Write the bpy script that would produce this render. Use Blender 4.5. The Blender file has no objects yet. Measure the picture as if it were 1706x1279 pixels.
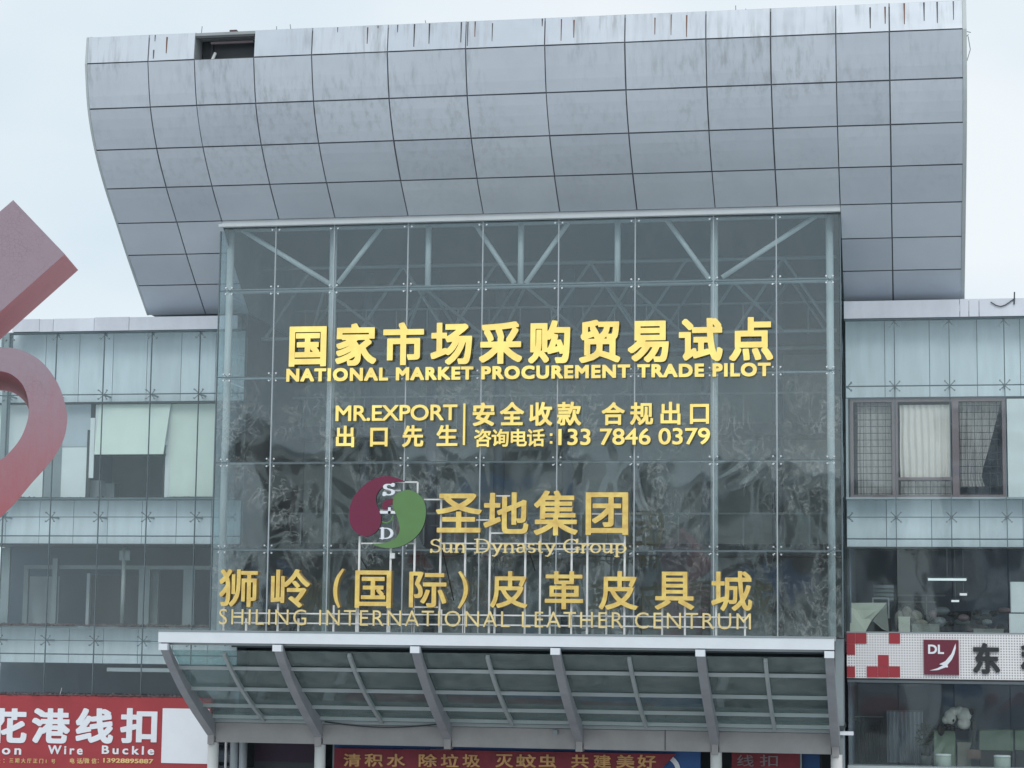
import bpy, math, random
import numpy as np
from mathutils import Vector
random.seed(7); RNG = np.random.default_rng(7)
sc = bpy.context.scene
COL = sc.collection
# ------------------------------------------------------------------ camera
F = 3558.287; PITCH, YAW, ROLL = 0.12329, 0.183013, 0.0115315
CAM = np.array([0.0, -58.0, 7.0])
def _basis():
    cy, sy = math.cos(YAW), math.sin(YAW)
    Rz = np.array([[cy, -sy, 0], [sy, cy, 0], [0, 0, 1.0]])
    c, s = math.cos(PITCH), math.sin(PITCH)
    fwd = np.array([0, c, s]); up = np.array([0, -s, c]); rt = np.array([1.0, 0, 0])
    cr, sr = math.cos(ROLL), math.sin(ROLL)
    return Rz @ np.stack([cr*rt + sr*up, -sr*rt + cr*up, fwd], 1)
CM = _basis()
cam = bpy.data.cameras.new('camera'); cam.sensor_fit = 'HORIZONTAL'; cam.sensor_width = 36
cam.lens = F * 36 / 1706; cam.clip_start = 0.5; cam.clip_end = 3000
co = bpy.data.objects.new('camera', cam); COL.objects.link(co)
from mathutils import Matrix
co.matrix_world = Matrix(((CM[0,0], CM[0,1], -CM[0,2], CAM[0]), (CM[1,0], CM[1,1], -CM[1,2], CAM[1]),
                          (CM[2,0], CM[2,1], -CM[2,2], CAM[2]), (0, 0, 0, 1)))
sc.camera = co
def ray(px, py):
    return CM @ np.array([(px - 853) / F, -(py - 639.5) / F, 1.0])
def at(px, py, Y):                      # the point of the plane at depth Y that a pixel of the photo shows
    d = ray(px, py); t = (Y - CAM[1]) / d[1]; q = CAM + t * d
    return float(q[0]), float(q[2])
# ------------------------------------------------------------------ sky, sun, exposure
sc.view_settings.view_transform = 'Standard'; sc.view_settings.look = 'None'
sc.view_settings.exposure = 0.0; sc.view_settings.gamma = 1; sc.view_settings.use_curve_mapping = False
SUN_EL, SUN_ROT = math.radians(43), math.radians(170)
world = bpy.data.worlds.new('World'); sc.world = world; world.use_nodes = True
wt = world.node_tree; wn = wt.nodes; wl = wt.links; wn.clear()
wo = wn.new('ShaderNodeOutputWorld'); bg = wn.new('ShaderNodeBackground'); bg.inputs['Strength'].default_value = 0.1
sky = wn.new('ShaderNodeTexSky'); sky.sky_type = 'NISHITA'; sky.sun_disc = False
sky.sun_elevation = SUN_EL; sky.sun_rotation = SUN_ROT
tc = wn.new('ShaderNodeTexCoord'); mp = wn.new('ShaderNodeMapping'); mp.inputs['Scale'].default_value = (1, 1, 2.2)
nz = wn.new('ShaderNodeTexNoise'); nz.inputs['Scale'].default_value = 3.2; nz.inputs['Detail'].default_value = 4
nz.inputs['Roughness'].default_value = 0.5
rp = wn.new('ShaderNodeValToRGB'); rp.color_ramp.elements[0].position = 0.36; rp.color_ramp.elements[1].position = 0.64
rp.color_ramp.elements[0].color = (7.2, 8.4, 9.2, 1); rp.color_ramp.elements[1].color = (9.3, 9.8, 10.1, 1)
mx = wn.new('ShaderNodeMix'); mx.data_type = 'RGBA'; mx.inputs['Factor'].default_value = 0.92
wl.new(tc.outputs['Generated'], mp.inputs['Vector']); wl.new(mp.outputs[0], nz.inputs['Vector'])
wl.new(nz.outputs['Fac'], rp.inputs[0]); wl.new(sky.outputs[0], mx.inputs['A']); wl.new(rp.outputs[0], mx.inputs['B'])
wl.new(mx.outputs['Result'], bg.inputs['Color']); wl.new(bg.outputs[0], wo.inputs[0])
sl = bpy.data.lights.new('sun', 'SUN'); sl.energy = 1.0; sl.angle = math.radians(28); sl.color = (1.0, 0.96, 0.9)
so = bpy.data.objects.new('sun', sl); COL.objects.link(so)
_d = Vector((math.sin(SUN_ROT)*math.cos(SUN_EL), math.cos(SUN_ROT)*math.cos(SUN_EL), math.sin(SUN_EL)))
so.rotation_euler = _d.to_track_quat('Z', 'Y').to_euler(); so.location = (0, -40, 60)
sc.render.engine = 'CYCLES'
sc.cycles.max_bounces = 8; sc.cycles.transparent_max_bounces = 24; sc.cycles.diffuse_bounces = 4
# ------------------------------------------------------------------ materials
def _nodes(name):
    m = bpy.data.materials.new(name); m.use_nodes = True; nt = m.node_tree
    return m, nt, nt.nodes['Principled BSDF']
def noise(nt, scale, detail=4, vec=None, rough=0.6):
    n = nt.nodes.new('ShaderNodeTexNoise'); n.inputs['Scale'].default_value = scale
    n.inputs['Detail'].default_value = detail; n.inputs['Roughness'].default_value = rough
    if vec is not None: nt.links.new(vec, n.inputs['Vector'])
    return n
def worldvec(nt, s=(1, 1, 1)):
    g = nt.nodes.new('ShaderNodeNewGeometry'); m = nt.nodes.new('ShaderNodeMapping'); m.inputs['Scale'].default_value = s
    nt.links.new(g.outputs['Position'], m.inputs['Vector']); return m.outputs[0]
def ramp(nt, a, b, ca, cb, src):
    r = nt.nodes.new('ShaderNodeValToRGB'); e = r.color_ramp.elements
    e[0].position = a; e[1].position = b; e[0].color = (*ca, 1); e[1].color = (*cb, 1)
    nt.links.new(src, r.inputs[0]); return r.outputs[0]
def mix(nt, fac, a, b, mode='MIX'):
    m = nt.nodes.new('ShaderNodeMix'); m.data_type = 'RGBA'; m.blend_type = mode
    for k, v in (('Factor', fac), ('A', a), ('B', b)):
        if hasattr(v, 'is_output') or isinstance(v, bpy.types.NodeSocket): nt.links.new(v, m.inputs[k])
        elif isinstance(v, tuple): m.inputs[k].default_value = (*v, 1)
        else: m.inputs[k].default_value = v
    return m.outputs['Result']
def mul(c, k): return tuple(min(1, x*k) for x in c)
def plain(name, c, rough=0.6, metal=0.0, var=0.12, scale=1.5, stretch=(1, 1, 1), rand=0.06, bump=0.0, emit=0.0, spec=0.5):
    m, nt, p = _nodes(name)
    n = noise(nt, scale, 5, worldvec(nt, stretch))
    col = ramp(nt, 0.3, 0.7, mul(c, 1-var), mul(c, 1+var), n.outputs['Fac'])
    if rand:
        oi = nt.nodes.new('ShaderNodeObjectInfo')
        v = ramp(nt, 0, 1, (1-rand,)*3, (1, 1, 1), oi.outputs['Random'])
        col = mix(nt, 1.0, col, v, 'MULTIPLY')
    nt.links.new(col, p.inputs['Base Color'])
    p.inputs['Roughness'].default_value = rough; p.inputs['Metallic'].default_value = metal
    p.inputs['Specular IOR Level'].default_value = spec
    if bump:
        b = nt.nodes.new('ShaderNodeBump'); b.inputs['Strength'].default_value = bump; b.inputs['Distance'].default_value = 0.02
        nt.links.new(n.outputs['Fac'], b.inputs['Height']); nt.links.new(b.outputs[0], p.inputs['Normal'])
    if emit:
        nt.links.new(col, p.inputs['Emission Color']); p.inputs['Emission Strength'].default_value = emit
    return m
def roof_metal():
    m, nt, p = _nodes('roof_panel_aluminium')
    base = ramp(nt, 0.3, 0.7, (0.60, 0.655, 0.72), (0.66, 0.715, 0.78), noise(nt, 0.5, 4, worldvec(nt)).outputs['Fac'])
    oi = nt.nodes.new('ShaderNodeObjectInfo')
    base = mix(nt, 1.0, base, ramp(nt, 0, 1, (0.84, 0.85, 0.87), (1, 1, 1), oi.outputs['Random']), 'MULTIPLY')
    streak = noise(nt, 1.0, 6, worldvec(nt, (5.5, 5.5, 0.45)), 0.65)
    patch = noise(nt, 0.33, 3, worldvec(nt, (1, 1, 1.3)))
    g = nt.nodes.new('ShaderNodeNewGeometry'); sp = nt.nodes.new('ShaderNodeSeparateXYZ'); nt.links.new(g.outputs['Position'], sp.inputs[0])
    mr = nt.nodes.new('ShaderNodeMapRange'); mr.inputs['From Min'].default_value = 18.8; mr.inputs['From Max'].default_value = 23.2
    nt.links.new(sp.outputs['Z'], mr.inputs['Value'])
    a = nt.nodes.new('ShaderNodeMath'); a.operation = 'MULTIPLY'
    nt.links.new(ramp(nt, 0.47, 0.66, (0, 0, 0), (1, 1, 1), streak.outputs['Fac']), a.inputs[0])
    nt.links.new(ramp(nt, 0.40, 0.60, (0, 0, 0), (1, 1, 1), patch.outputs['Fac']), a.inputs[1])
    b = nt.nodes.new('ShaderNodeMath'); b.operation = 'MULTIPLY'; nt.links.new(a.outputs[0], b.inputs[0]); nt.links.new(mr.outputs[0], b.inputs[1])
    c = nt.nodes.new('ShaderNodeMath'); c.operation = 'MULTIPLY'; nt.links.new(b.outputs[0], c.inputs[0]); c.inputs[1].default_value = 0.55
    col = mix(nt, c.outputs[0], base, (0.24, 0.26, 0.27))
    nt.links.new(col, p.inputs['Base Color'])
    p.inputs['Metallic'].default_value = 0.3; p.inputs['Roughness'].default_value = 0.42
    bp = nt.nodes.new('ShaderNodeBump'); bp.inputs['Strength'].default_value = 0.4; bp.inputs['Distance'].default_value = 0.05
    nt.links.new(noise(nt, 0.8, 2, worldvec(nt)).outputs['Fac'], bp.inputs['Height']); nt.links.new(bp.outputs[0], p.inputs['Normal'])
    return m
def glass(name, tint, f0, bump, dist=0.05, scale=0.5, dirt=0.0, refl_streaks=False):
    m = bpy.data.materials.new(name); m.use_nodes = True; nt = m.node_tree; nt.nodes.clear()
    out = nt.nodes.new('ShaderNodeOutputMaterial')
    tr = nt.nodes.new('ShaderNodeBsdfTransparent'); tr.inputs[0].default_value = (*tint, 1)
    gl = nt.nodes.new('ShaderNodeBsdfGlossy'); gl.inputs['Roughness'].default_value = 0.03; gl.inputs['Color'].default_value = (0.84, 0.96, 1, 1)
    oi = nt.nodes.new('ShaderNodeObjectInfo'); g = nt.nodes.new('ShaderNodeNewGeometry')
    ad = nt.nodes.new('ShaderNodeVectorMath'); ad.operation = 'MULTIPLY_ADD'; ad.inputs[1].default_value = (1.3, 1, 0.8)
    cb = nt.nodes.new('ShaderNodeCombineXYZ'); ml = nt.nodes.new('ShaderNodeMath'); ml.operation = 'MULTIPLY'; ml.inputs[1].default_value = 37
    nt.links.new(oi.outputs['Random'], ml.inputs[0])
    for k in range(3): nt.links.new(ml.outputs[0], cb.inputs[k])
    nt.links.new(g.outputs['Position'], ad.inputs[0]); nt.links.new(cb.outputs[0], ad.inputs[2])
    n = noise(nt, scale, 2, ad.outputs[0], 0.45); n.inputs['Distortion'].default_value = 0.6
    b = nt.nodes.new('ShaderNodeBump'); b.inputs['Strength'].default_value = bump; b.inputs['Distance'].default_value = dist
    nt.links.new(n.outputs['Fac'], b.inputs['Height']); nt.links.new(b.outputs[0], gl.inputs['Normal'])
    lw = nt.nodes.new('ShaderNodeLayerWeight'); lw.inputs['Blend'].default_value = 0.35
    mr = nt.nodes.new('ShaderNodeMapRange'); mr.inputs['To Min'].default_value = f0; mr.inputs['To Max'].default_value = 0.9
    pw = nt.nodes.new('ShaderNodeMath'); pw.operation = 'POWER'; pw.inputs[1].default_value = 4
    nt.links.new(lw.outputs['Facing'], pw.inputs[0]); nt.links.new(pw.outputs[0], mr.inputs['Value'])
    ms = nt.nodes.new('ShaderNodeMixShader'); nt.links.new(mr.outputs[0], ms.inputs[0])
    src = tr.outputs[0]
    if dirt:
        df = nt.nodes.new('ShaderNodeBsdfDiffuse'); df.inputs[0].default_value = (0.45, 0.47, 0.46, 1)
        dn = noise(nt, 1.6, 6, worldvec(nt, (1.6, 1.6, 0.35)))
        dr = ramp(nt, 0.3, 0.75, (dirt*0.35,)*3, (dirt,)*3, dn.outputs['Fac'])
        if refl_streaks:      # wavy bright reflections and a veil painted into the lower panes' colour
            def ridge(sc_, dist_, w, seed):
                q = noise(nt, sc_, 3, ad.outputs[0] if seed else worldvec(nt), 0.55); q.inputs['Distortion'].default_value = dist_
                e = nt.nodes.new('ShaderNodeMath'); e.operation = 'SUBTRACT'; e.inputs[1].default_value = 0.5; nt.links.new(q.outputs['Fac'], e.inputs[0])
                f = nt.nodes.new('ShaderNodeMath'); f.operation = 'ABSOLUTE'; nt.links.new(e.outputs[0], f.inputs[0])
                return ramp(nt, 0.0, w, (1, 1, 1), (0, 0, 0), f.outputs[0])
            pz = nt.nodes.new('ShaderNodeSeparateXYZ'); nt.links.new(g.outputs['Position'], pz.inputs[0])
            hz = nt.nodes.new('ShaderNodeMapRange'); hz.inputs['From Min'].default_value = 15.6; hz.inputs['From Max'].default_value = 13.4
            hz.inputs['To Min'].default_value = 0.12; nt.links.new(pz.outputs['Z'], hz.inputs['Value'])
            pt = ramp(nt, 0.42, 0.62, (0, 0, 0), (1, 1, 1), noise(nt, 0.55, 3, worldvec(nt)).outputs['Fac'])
            refl_veil = ramp(nt, 0.35, 0.7, (0.01,)*3, (0.045,)*3, noise(nt, 0.9, 5, ad.outputs[0], 0.6).outputs['Fac'])
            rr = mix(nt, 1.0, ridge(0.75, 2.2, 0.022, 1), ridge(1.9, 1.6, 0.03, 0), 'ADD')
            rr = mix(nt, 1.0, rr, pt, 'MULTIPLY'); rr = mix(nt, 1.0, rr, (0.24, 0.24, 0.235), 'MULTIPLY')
            rr = mix(nt, 1.0, rr, refl_veil, 'ADD'); rr = mix(nt, 1.0, rr, hz.outputs[0], 'MULTIPLY')
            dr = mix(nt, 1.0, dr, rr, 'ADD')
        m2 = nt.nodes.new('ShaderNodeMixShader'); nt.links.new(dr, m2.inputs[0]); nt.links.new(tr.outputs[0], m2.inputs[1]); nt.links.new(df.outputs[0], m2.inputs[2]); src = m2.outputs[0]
    nt.links.new(src, ms.inputs[1]); nt.links.new(gl.outputs[0], ms.inputs[2]); nt.links.new(ms.outputs[0], out.inputs[0])
    return m
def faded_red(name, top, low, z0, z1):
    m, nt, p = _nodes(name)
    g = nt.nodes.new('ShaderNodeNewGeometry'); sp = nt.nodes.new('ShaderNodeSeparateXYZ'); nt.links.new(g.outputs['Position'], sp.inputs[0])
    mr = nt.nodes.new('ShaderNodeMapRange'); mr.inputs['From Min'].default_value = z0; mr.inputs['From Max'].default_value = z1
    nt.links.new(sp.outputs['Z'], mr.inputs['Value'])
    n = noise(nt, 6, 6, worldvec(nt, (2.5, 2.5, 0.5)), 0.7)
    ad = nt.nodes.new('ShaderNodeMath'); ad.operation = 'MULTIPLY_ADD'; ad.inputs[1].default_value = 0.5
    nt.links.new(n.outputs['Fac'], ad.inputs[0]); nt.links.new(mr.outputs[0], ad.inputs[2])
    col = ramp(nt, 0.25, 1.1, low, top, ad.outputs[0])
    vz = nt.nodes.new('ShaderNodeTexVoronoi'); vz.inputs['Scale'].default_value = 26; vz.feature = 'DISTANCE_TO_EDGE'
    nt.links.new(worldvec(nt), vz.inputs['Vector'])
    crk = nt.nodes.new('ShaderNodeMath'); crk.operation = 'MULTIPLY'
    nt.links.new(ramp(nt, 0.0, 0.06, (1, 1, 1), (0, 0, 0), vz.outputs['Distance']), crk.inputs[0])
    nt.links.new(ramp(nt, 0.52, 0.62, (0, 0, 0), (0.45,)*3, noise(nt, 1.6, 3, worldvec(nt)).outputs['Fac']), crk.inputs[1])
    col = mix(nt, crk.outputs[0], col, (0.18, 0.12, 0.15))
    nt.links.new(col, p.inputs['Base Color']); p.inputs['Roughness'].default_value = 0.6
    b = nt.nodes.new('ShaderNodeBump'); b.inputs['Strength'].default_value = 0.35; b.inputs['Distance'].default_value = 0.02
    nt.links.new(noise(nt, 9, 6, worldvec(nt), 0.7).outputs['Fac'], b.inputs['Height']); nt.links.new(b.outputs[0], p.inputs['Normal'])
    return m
def mesh_white():
    m, nt, p = _nodes('perforated_white_sheet')
    v = nt.nodes.new('ShaderNodeTexVoronoi'); v.inputs['Scale'].default_value = 14; v.inputs['Randomness'].default_value = 0
    nt.links.new(worldvec(nt, (1, 0.0, 1)), v.inputs['Vector'])
    col = ramp(nt, 0.26, 0.36, (0.36, 0.36, 0.38), (0.80, 0.80, 0.82), v.outputs['Distance'])
    nt.links.new(col, p.inputs['Base Color']); p.inputs['Roughness'].default_value = 0.6
    return m
M = dict(
    roof=roof_metal(),
    seam=plain('dark_joint_backing', (0.17, 0.18, 0.20), 0.8, rand=0),
    shell=plain('roof_side_sheet', (0.34, 0.37, 0.38), 0.6),
    trim=plain('pale_metal_trim', (0.50, 0.55, 0.56), 0.45, 0.2, 0.06),
    header=plain('header_metal', (0.74, 0.79, 0.81), 0.5, 0.0, 0.05),
    parapet=plain('parapet_sheet', (0.70, 0.74, 0.82), 0.45, 0.05, 0.1, 1.2, (1, 1, 0.4), 0.1),
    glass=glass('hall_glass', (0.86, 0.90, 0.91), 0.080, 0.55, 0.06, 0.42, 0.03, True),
    skin=glass('wing_glass', (0.96, 0.985, 0.985), 0.045, 0.25, 0.03, 0.5, 0.03),
    cglass=glass('canopy_glass', (0.70, 0.84, 0.84), 0.05, 0.2, 0.03, 0.6, 0.30),
    steel=plain('white_tube_steel', (0.78, 0.83, 0.83), 0.45, 0.0, 0.08),
    steel2=plain('grey_tube_steel', (0.40, 0.45, 0.47), 0.5, 0.0, 0.1),
    joint=plain('silicone_joint', (0.42, 0.47, 0.50), 0.5, 0.0, 0.06, rand=0),
    wjoint=plain('dark_silicone_joint', (0.13, 0.17, 0.19), 0.6, rand=0),
    bolt=plain('stainless_fitting', (0.75, 0.78, 0.80), 0.25, 0.7, 0.03, rand=0),
    dbolt=plain('weathered_fitting', (0.27, 0.31, 0.33), 0.45, 0.5, 0.1, rand=0),
    wpanel=plain('wing_wall_panel', (0.74, 0.82, 0.88), 0.55, 0.05, 0.09, 1.6, (2.2, 1, 0.35), 0.14),
    green=plain('pale_green_sash', (0.74, 0.84, 0.78), 0.4, 0.0, 0.04, rand=0.02),
    pale=plain('pale_blind', (0.78, 0.84, 0.85), 0.5, 0.0, 0.04, rand=0.02),
    blue=plain('bluish_blind', (0.50, 0.57, 0.63), 0.5, 0.0, 0.04, rand=0.02),
    frame=plain('grey_frame', (0.28, 0.33, 0.35), 0.5, 0.1, 0.08),
    dframe=plain('dark_frame', (0.06, 0.07, 0.08), 0.5, 0.1, 0.08),
    brown=plain('mauve_window_frame', (0.24, 0.19, 0.21), 0.5, 0.0, 0.12),
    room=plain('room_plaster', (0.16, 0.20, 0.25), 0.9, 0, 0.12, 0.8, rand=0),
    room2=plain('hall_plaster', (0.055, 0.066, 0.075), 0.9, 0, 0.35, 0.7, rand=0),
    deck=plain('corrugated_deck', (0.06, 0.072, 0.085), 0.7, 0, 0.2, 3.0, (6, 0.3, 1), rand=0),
    curtain=plain('beige_curtain', (0.82, 0.78, 0.74), 0.9, 0, 0.06),
    curtain2=plain('greyish_curtain', (0.55, 0.53, 0.53), 0.9, 0, 0.1),
    rib=plain('grey_rib_paint', (0.31, 0.32, 0.345), 0.55, 0.1, 0.12, 1.5, (1, 1, 0.5), 0.05),
    beam=plain('beige_grey_beam', (0.35, 0.34, 0.34), 0.6, 0.05, 0.1, 1.2, rand=0.03),
    purlin=plain('purlin_paint', (0.36, 0.40, 0.41), 0.5, 0.1, 0.08),
    fascia=plain('white_fascia', (0.74, 0.79, 0.84), 0.45, 0.0, 0.04, rand=0.02),
    column=plain('white_column', (0.74, 0.74, 0.74), 0.5, 0, 0.06, rand=0.02),
    gold=plain('gold_letter_metal', (0.95, 0.63, 0.19), 0.36, 0.2, 0.22, 4.0, rand=0.06),
    goldthin=plain('thin_gold_letter', (0.85, 0.68, 0.32), 0.42, 0.1, 0.18, 4.0, rand=0.06),
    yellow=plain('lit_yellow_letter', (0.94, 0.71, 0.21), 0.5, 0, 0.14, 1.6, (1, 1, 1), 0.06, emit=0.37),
    post=plain('white_sign_post', (0.78, 0.80, 0.80), 0.5, 0, 0.08, rand=0.04),
    wire=plain('black_cable', (0.02, 0.02, 0.02), 0.7, rand=0),
    maroon=plain('maroon_emblem', (0.17, 0.022, 0.06), 0.35, 0, 0.06, rand=0),
    egreen=plain('green_emblem', (0.12, 0.24, 0.09), 0.35, 0, 0.06, rand=0),
    white=plain('white_letter', (0.80, 0.84, 0.90), 0.5, 0, 0.03, rand=0.02),
    redsign=plain('red_sign_vinyl', (0.37, 0.045, 0.055), 0.5, 0, 0.10, 0.9, rand=0, bump=0.6),
    redtile=plain('red_sign_tile', (0.36, 0.035, 0.05), 0.5, 0, 0.08, 1.0),
    darkmar=plain('maroon_logo_board', (0.15, 0.02, 0.045), 0.5, 0, 0.05, rand=0),
    black=plain('black_letter', (0.025, 0.03, 0.035), 0.5, rand=0),
    amber=plain('small_yellow_print', (0.75, 0.55, 0.25), 0.6, rand=0),
    wmesh=mesh_white(),
    navy=plain('blue_board', (0.02, 0.09, 0.27), 0.5, 0, 0.08, rand=0),
    ledred=plain('led_banner_red', (0.19, 0.016, 0.03), 0.5, 0, 0.25, 2.5, rand=0, bump=0.6),
    ledtext=plain('led_orange', (0.58, 0.33, 0.13), 0.5, 0, 0.2, 5, rand=0),
    cream=plain('cream_print', (0.6, 0.58, 0.42), 0.6, rand=0),
    cloth=plain('pale_green_sheet', (0.50, 0.55, 0.47), 0.8, 0, 0.05),
    tan=plain('tan_stuffed_bag', (0.22, 0.225, 0.20), 0.9, 0, 0.15, 3),
    khaki=plain('khaki_box', (0.23, 0.26, 0.24), 0.8, 0, 0.08),
    dark=plain('dark_goods', (0.05, 0.055, 0.065), 0.8, 0, 0.2, 3),
    sofa=plain('green_leather', (0.20, 0.27, 0.21), 0.5, 0, 0.12, 2),
    pouf=plain('pale_green_pouf', (0.40, 0.48, 0.44), 0.7, 0, 0.06),
    plush=plain('white_plush', (0.60, 0.60, 0.56), 0.95, 0, 0.08, 8, bump=0.4),
    plushb=plain('black_plush', (0.03, 0.03, 0.035), 0.95, 0, 0.1),
    leather=plain('brown_leather', (0.13, 0.09, 0.08), 0.5, 0, 0.15),
    lamp=plain('ceiling_tube_light', (0.9, 1.0, 1.0), 0.5, 0, 0, rand=0, emit=0.75),
    litter=plain('dry_leaf_litter', (0.11, 0.08, 0.085), 0.95, 0, 0.5, 9, rand=0),
    rust=plain('rust_stain', (0.20, 0.085, 0.05), 0.9, 0, 0.3, 6, rand=0.2),
    grime=plain('black_grime', (0.09, 0.095, 0.10), 0.9, 0, 0.2, 6, rand=0.2),
    paving=plain('concrete_paving', (0.52, 0.53, 0.54), 0.9, 0, 0.15, 0.4, rand=0),
    plaster=plain('painted_facade', (0.86, 0.85, 0.82), 0.8, 0, 0.10, 0.4),
    bwin=plain('dark_window_glass', (0.03, 0.035, 0.04), 0.15, 0, 0.1),
    foliage=plain('tree_leaves', (0.05, 0.085, 0.035), 0.7, 0, 0.35, 1.0),
    bark=plain('tree_bark', (0.09, 0.075, 0.06), 0.9, 0, 0.2, 4),
    awn1=plain('blue_awning', (0.06, 0.16, 0.35), 0.7), awn2=plain('red_awning', (0.40, 0.06, 0.06), 0.7),
    awn3=plain('pale_awning', (0.62, 0.62, 0.60), 0.7),
)
M['gold_side'] = plain('gold_letter_return', (0.36, 0.24, 0.09), 0.5, 0.1, 0.2, 5, rand=0)  # letter sides: same gold, their shade put into a darker colour
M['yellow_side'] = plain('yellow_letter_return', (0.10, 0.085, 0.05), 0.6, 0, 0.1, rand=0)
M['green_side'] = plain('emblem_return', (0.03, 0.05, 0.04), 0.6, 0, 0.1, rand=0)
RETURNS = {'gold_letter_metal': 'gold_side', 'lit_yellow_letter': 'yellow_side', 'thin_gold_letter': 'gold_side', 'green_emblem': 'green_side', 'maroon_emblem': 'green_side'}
_sd = ray(110, 1067)
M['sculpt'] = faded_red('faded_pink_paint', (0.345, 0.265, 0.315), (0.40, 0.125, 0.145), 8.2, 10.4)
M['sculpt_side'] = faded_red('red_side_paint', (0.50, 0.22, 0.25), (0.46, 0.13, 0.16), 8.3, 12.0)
# ------------------------------------------------------------------ object helpers
WLOC = {}
def tag(o, label=None, cat=None, group=None, kind=None):
    if label: o['label'] = label
    if cat: o['category'] = cat
    if group: o['group'] = group
    if kind: o['kind'] = kind
    return o
def thing(name, loc, label, cat, group=None):
    o = bpy.data.objects.new(name, None); COL.objects.link(o); o.location = loc; o.empty_display_size = 0.3
    WLOC[o] = Vector(loc); return tag(o, label, cat, group)
def link_mesh(name, me, loc, parent):
    o = bpy.data.objects.new(name, me); COL.objects.link(o); loc = Vector(loc); WLOC[o] = loc
    if parent is not None:
        o.parent = parent; o.location = loc - WLOC[parent]
    else: o.location = loc
    return o
class MB:
    def __init__(s): s.v = []; s.f = []; s.mi = []; s.cur = 0
    def add(s, vs, fs):
        b = len(s.v); s.v += [tuple(map(float, p)) for p in vs]; s.f += [tuple(b+i for i in f) for f in fs]
        s.mi += [s.cur] * len(fs); return s
    def box(s, x0, x1, y0, y1, z0, z1):
        return s.add([(x0,y0,z0),(x1,y0,z0),(x1,y1,z0),(x0,y1,z0),(x0,y0,z1),(x1,y0,z1),(x1,y1,z1),(x0,y1,z1)],
                     [(0,3,2,1),(4,5,6,7),(0,1,5,4),(1,2,6,5),(2,3,7,6),(3,0,4,7)])
    def prism(s, loop, off):
        n = len(loop); L = [Vector(p) for p in loop]; o = Vector(off)
        nrm = Vector((0,0,0))
        for i in range(n): nrm += L[i].cross(L[(i+1) % n])
        if nrm.dot(o) > 0: L.reverse()
        vs = L + [p + o for p in L]
        return s.add(vs, [tuple(range(n)), tuple(range(2*n-1, n-1, -1))] + [((i+1) % n, i, n+i, n+(i+1) % n) for i in range(n)])
    def tube(s, p, q, r, n=8, r2=None):
        p, q = Vector(p), Vector(q); d = (q-p).normalized(); r2 = r if r2 is None else r2
        a = d.orthogonal().normalized(); b = d.cross(a)
        vs = [p + (a*math.cos(t)+b*math.sin(t))*r for t in [2*math.pi*i/n for i in range(n)]] + \
             [q + (a*math.cos(t)+b*math.sin(t))*r2 for t in [2*math.pi*i/n for i in range(n)]]
        return s.add(vs, [(i, (i+1) % n, n+(i+1) % n, n+i) for i in range(n)] + [tuple(range(n-1, -1, -1)), tuple(range(n, 2*n))])
    def strip_sweep(s, path, x0, x1, depths):
        # path of (y, z) on the upper edge, body hanging below by depths, between x0 and x1
        n = len(path); up = [Vector((0, p[0], p[1])) for p in path]; lo = []
        for i in range(n):
            t = (up[min(i+1, n-1)] - up[max(i-1, 0)]).normalized(); nn = Vector((0, -t.z, t.y))
            if nn.z > 0: nn = -nn
            lo.append(up[i] + nn*depths[i])
        vs = []
        for i in range(n):
            for x in (x0, x1):
                for q in (up[i], lo[i]): vs.append((x, q.y, q.z))
        fs = []
        for i in range(n-1):
            a = 4*i; b = 4*(i+1)
            fs += [(a, b, b+2, a+2), (a+1, a+3, b+3, b+1), (a, a+1, b+1, b), (a+2, b+2, b+3, a+3)]
        fs += [(0, 2, 3, 1), (4*n-4, 4*n-3, 4*n-1, 4*n-2)]
        return s.add(vs, fs)
    def ball(s, c, r, n=10, m=7):
        vs = []; fs = []
        for j in range(m+1):
            th = math.pi*j/m
            for i in range(n):
                ph = 2*math.pi*i/n
                vs.append((c[0]+r[0]*math.sin(th)*math.cos(ph), c[1]+r[1]*math.sin(th)*math.sin(ph), c[2]+r[2]*math.cos(th)))
        for j in range(m):
            for i in range(n): fs.append((j*n+i, (j+1)*n+i, (j+1)*n+(i+1) % n, j*n+(i+1) % n))
        return s.add(vs, fs)
    def lathe(s, c, prof, n=16):
        vs = []; fs = []
        for r, z in prof:
            for i in range(n): vs.append((c[0]+r*math.cos(2*math.pi*i/n), c[1]+r*math.sin(2*math.pi*i/n), c[2]+z))
        for j in range(len(prof)-1):
            for i in range(n): fs.append((j*n+i, j*n+(i+1) % n, (j+1)*n+(i+1) % n, (j+1)*n+i))
        fs += [tuple(range(n-1, -1, -1)), tuple((len(prof)-1)*n+i for i in range(n))]
        return s.add(vs, fs)
    def build(s, name, mat, parent=None, smooth=False):
        a = np.array(s.v); lo, hi = a.min(0), a.max(0); c = np.array([(lo[0]+hi[0])/2, (lo[1]+hi[1])/2, lo[2]])
        me = bpy.data.meshes.new(name); me.from_pydata([tuple(p) for p in (a-c)], [], s.f)
        for mm in (mat if isinstance(mat, list) else [mat]): me.materials.append(mm)
        if isinstance(mat, list):
            for p, k in zip(me.polygons, s.mi): p.material_index = k
        if smooth:
            for p in me.polygons: p.use_smooth = True
        me.validate(); me.update()
        return link_mesh(name, me, c, parent)
def bx(name, mat, parent, *b): return MB().box(*b).build(name, mat, parent)
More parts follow.
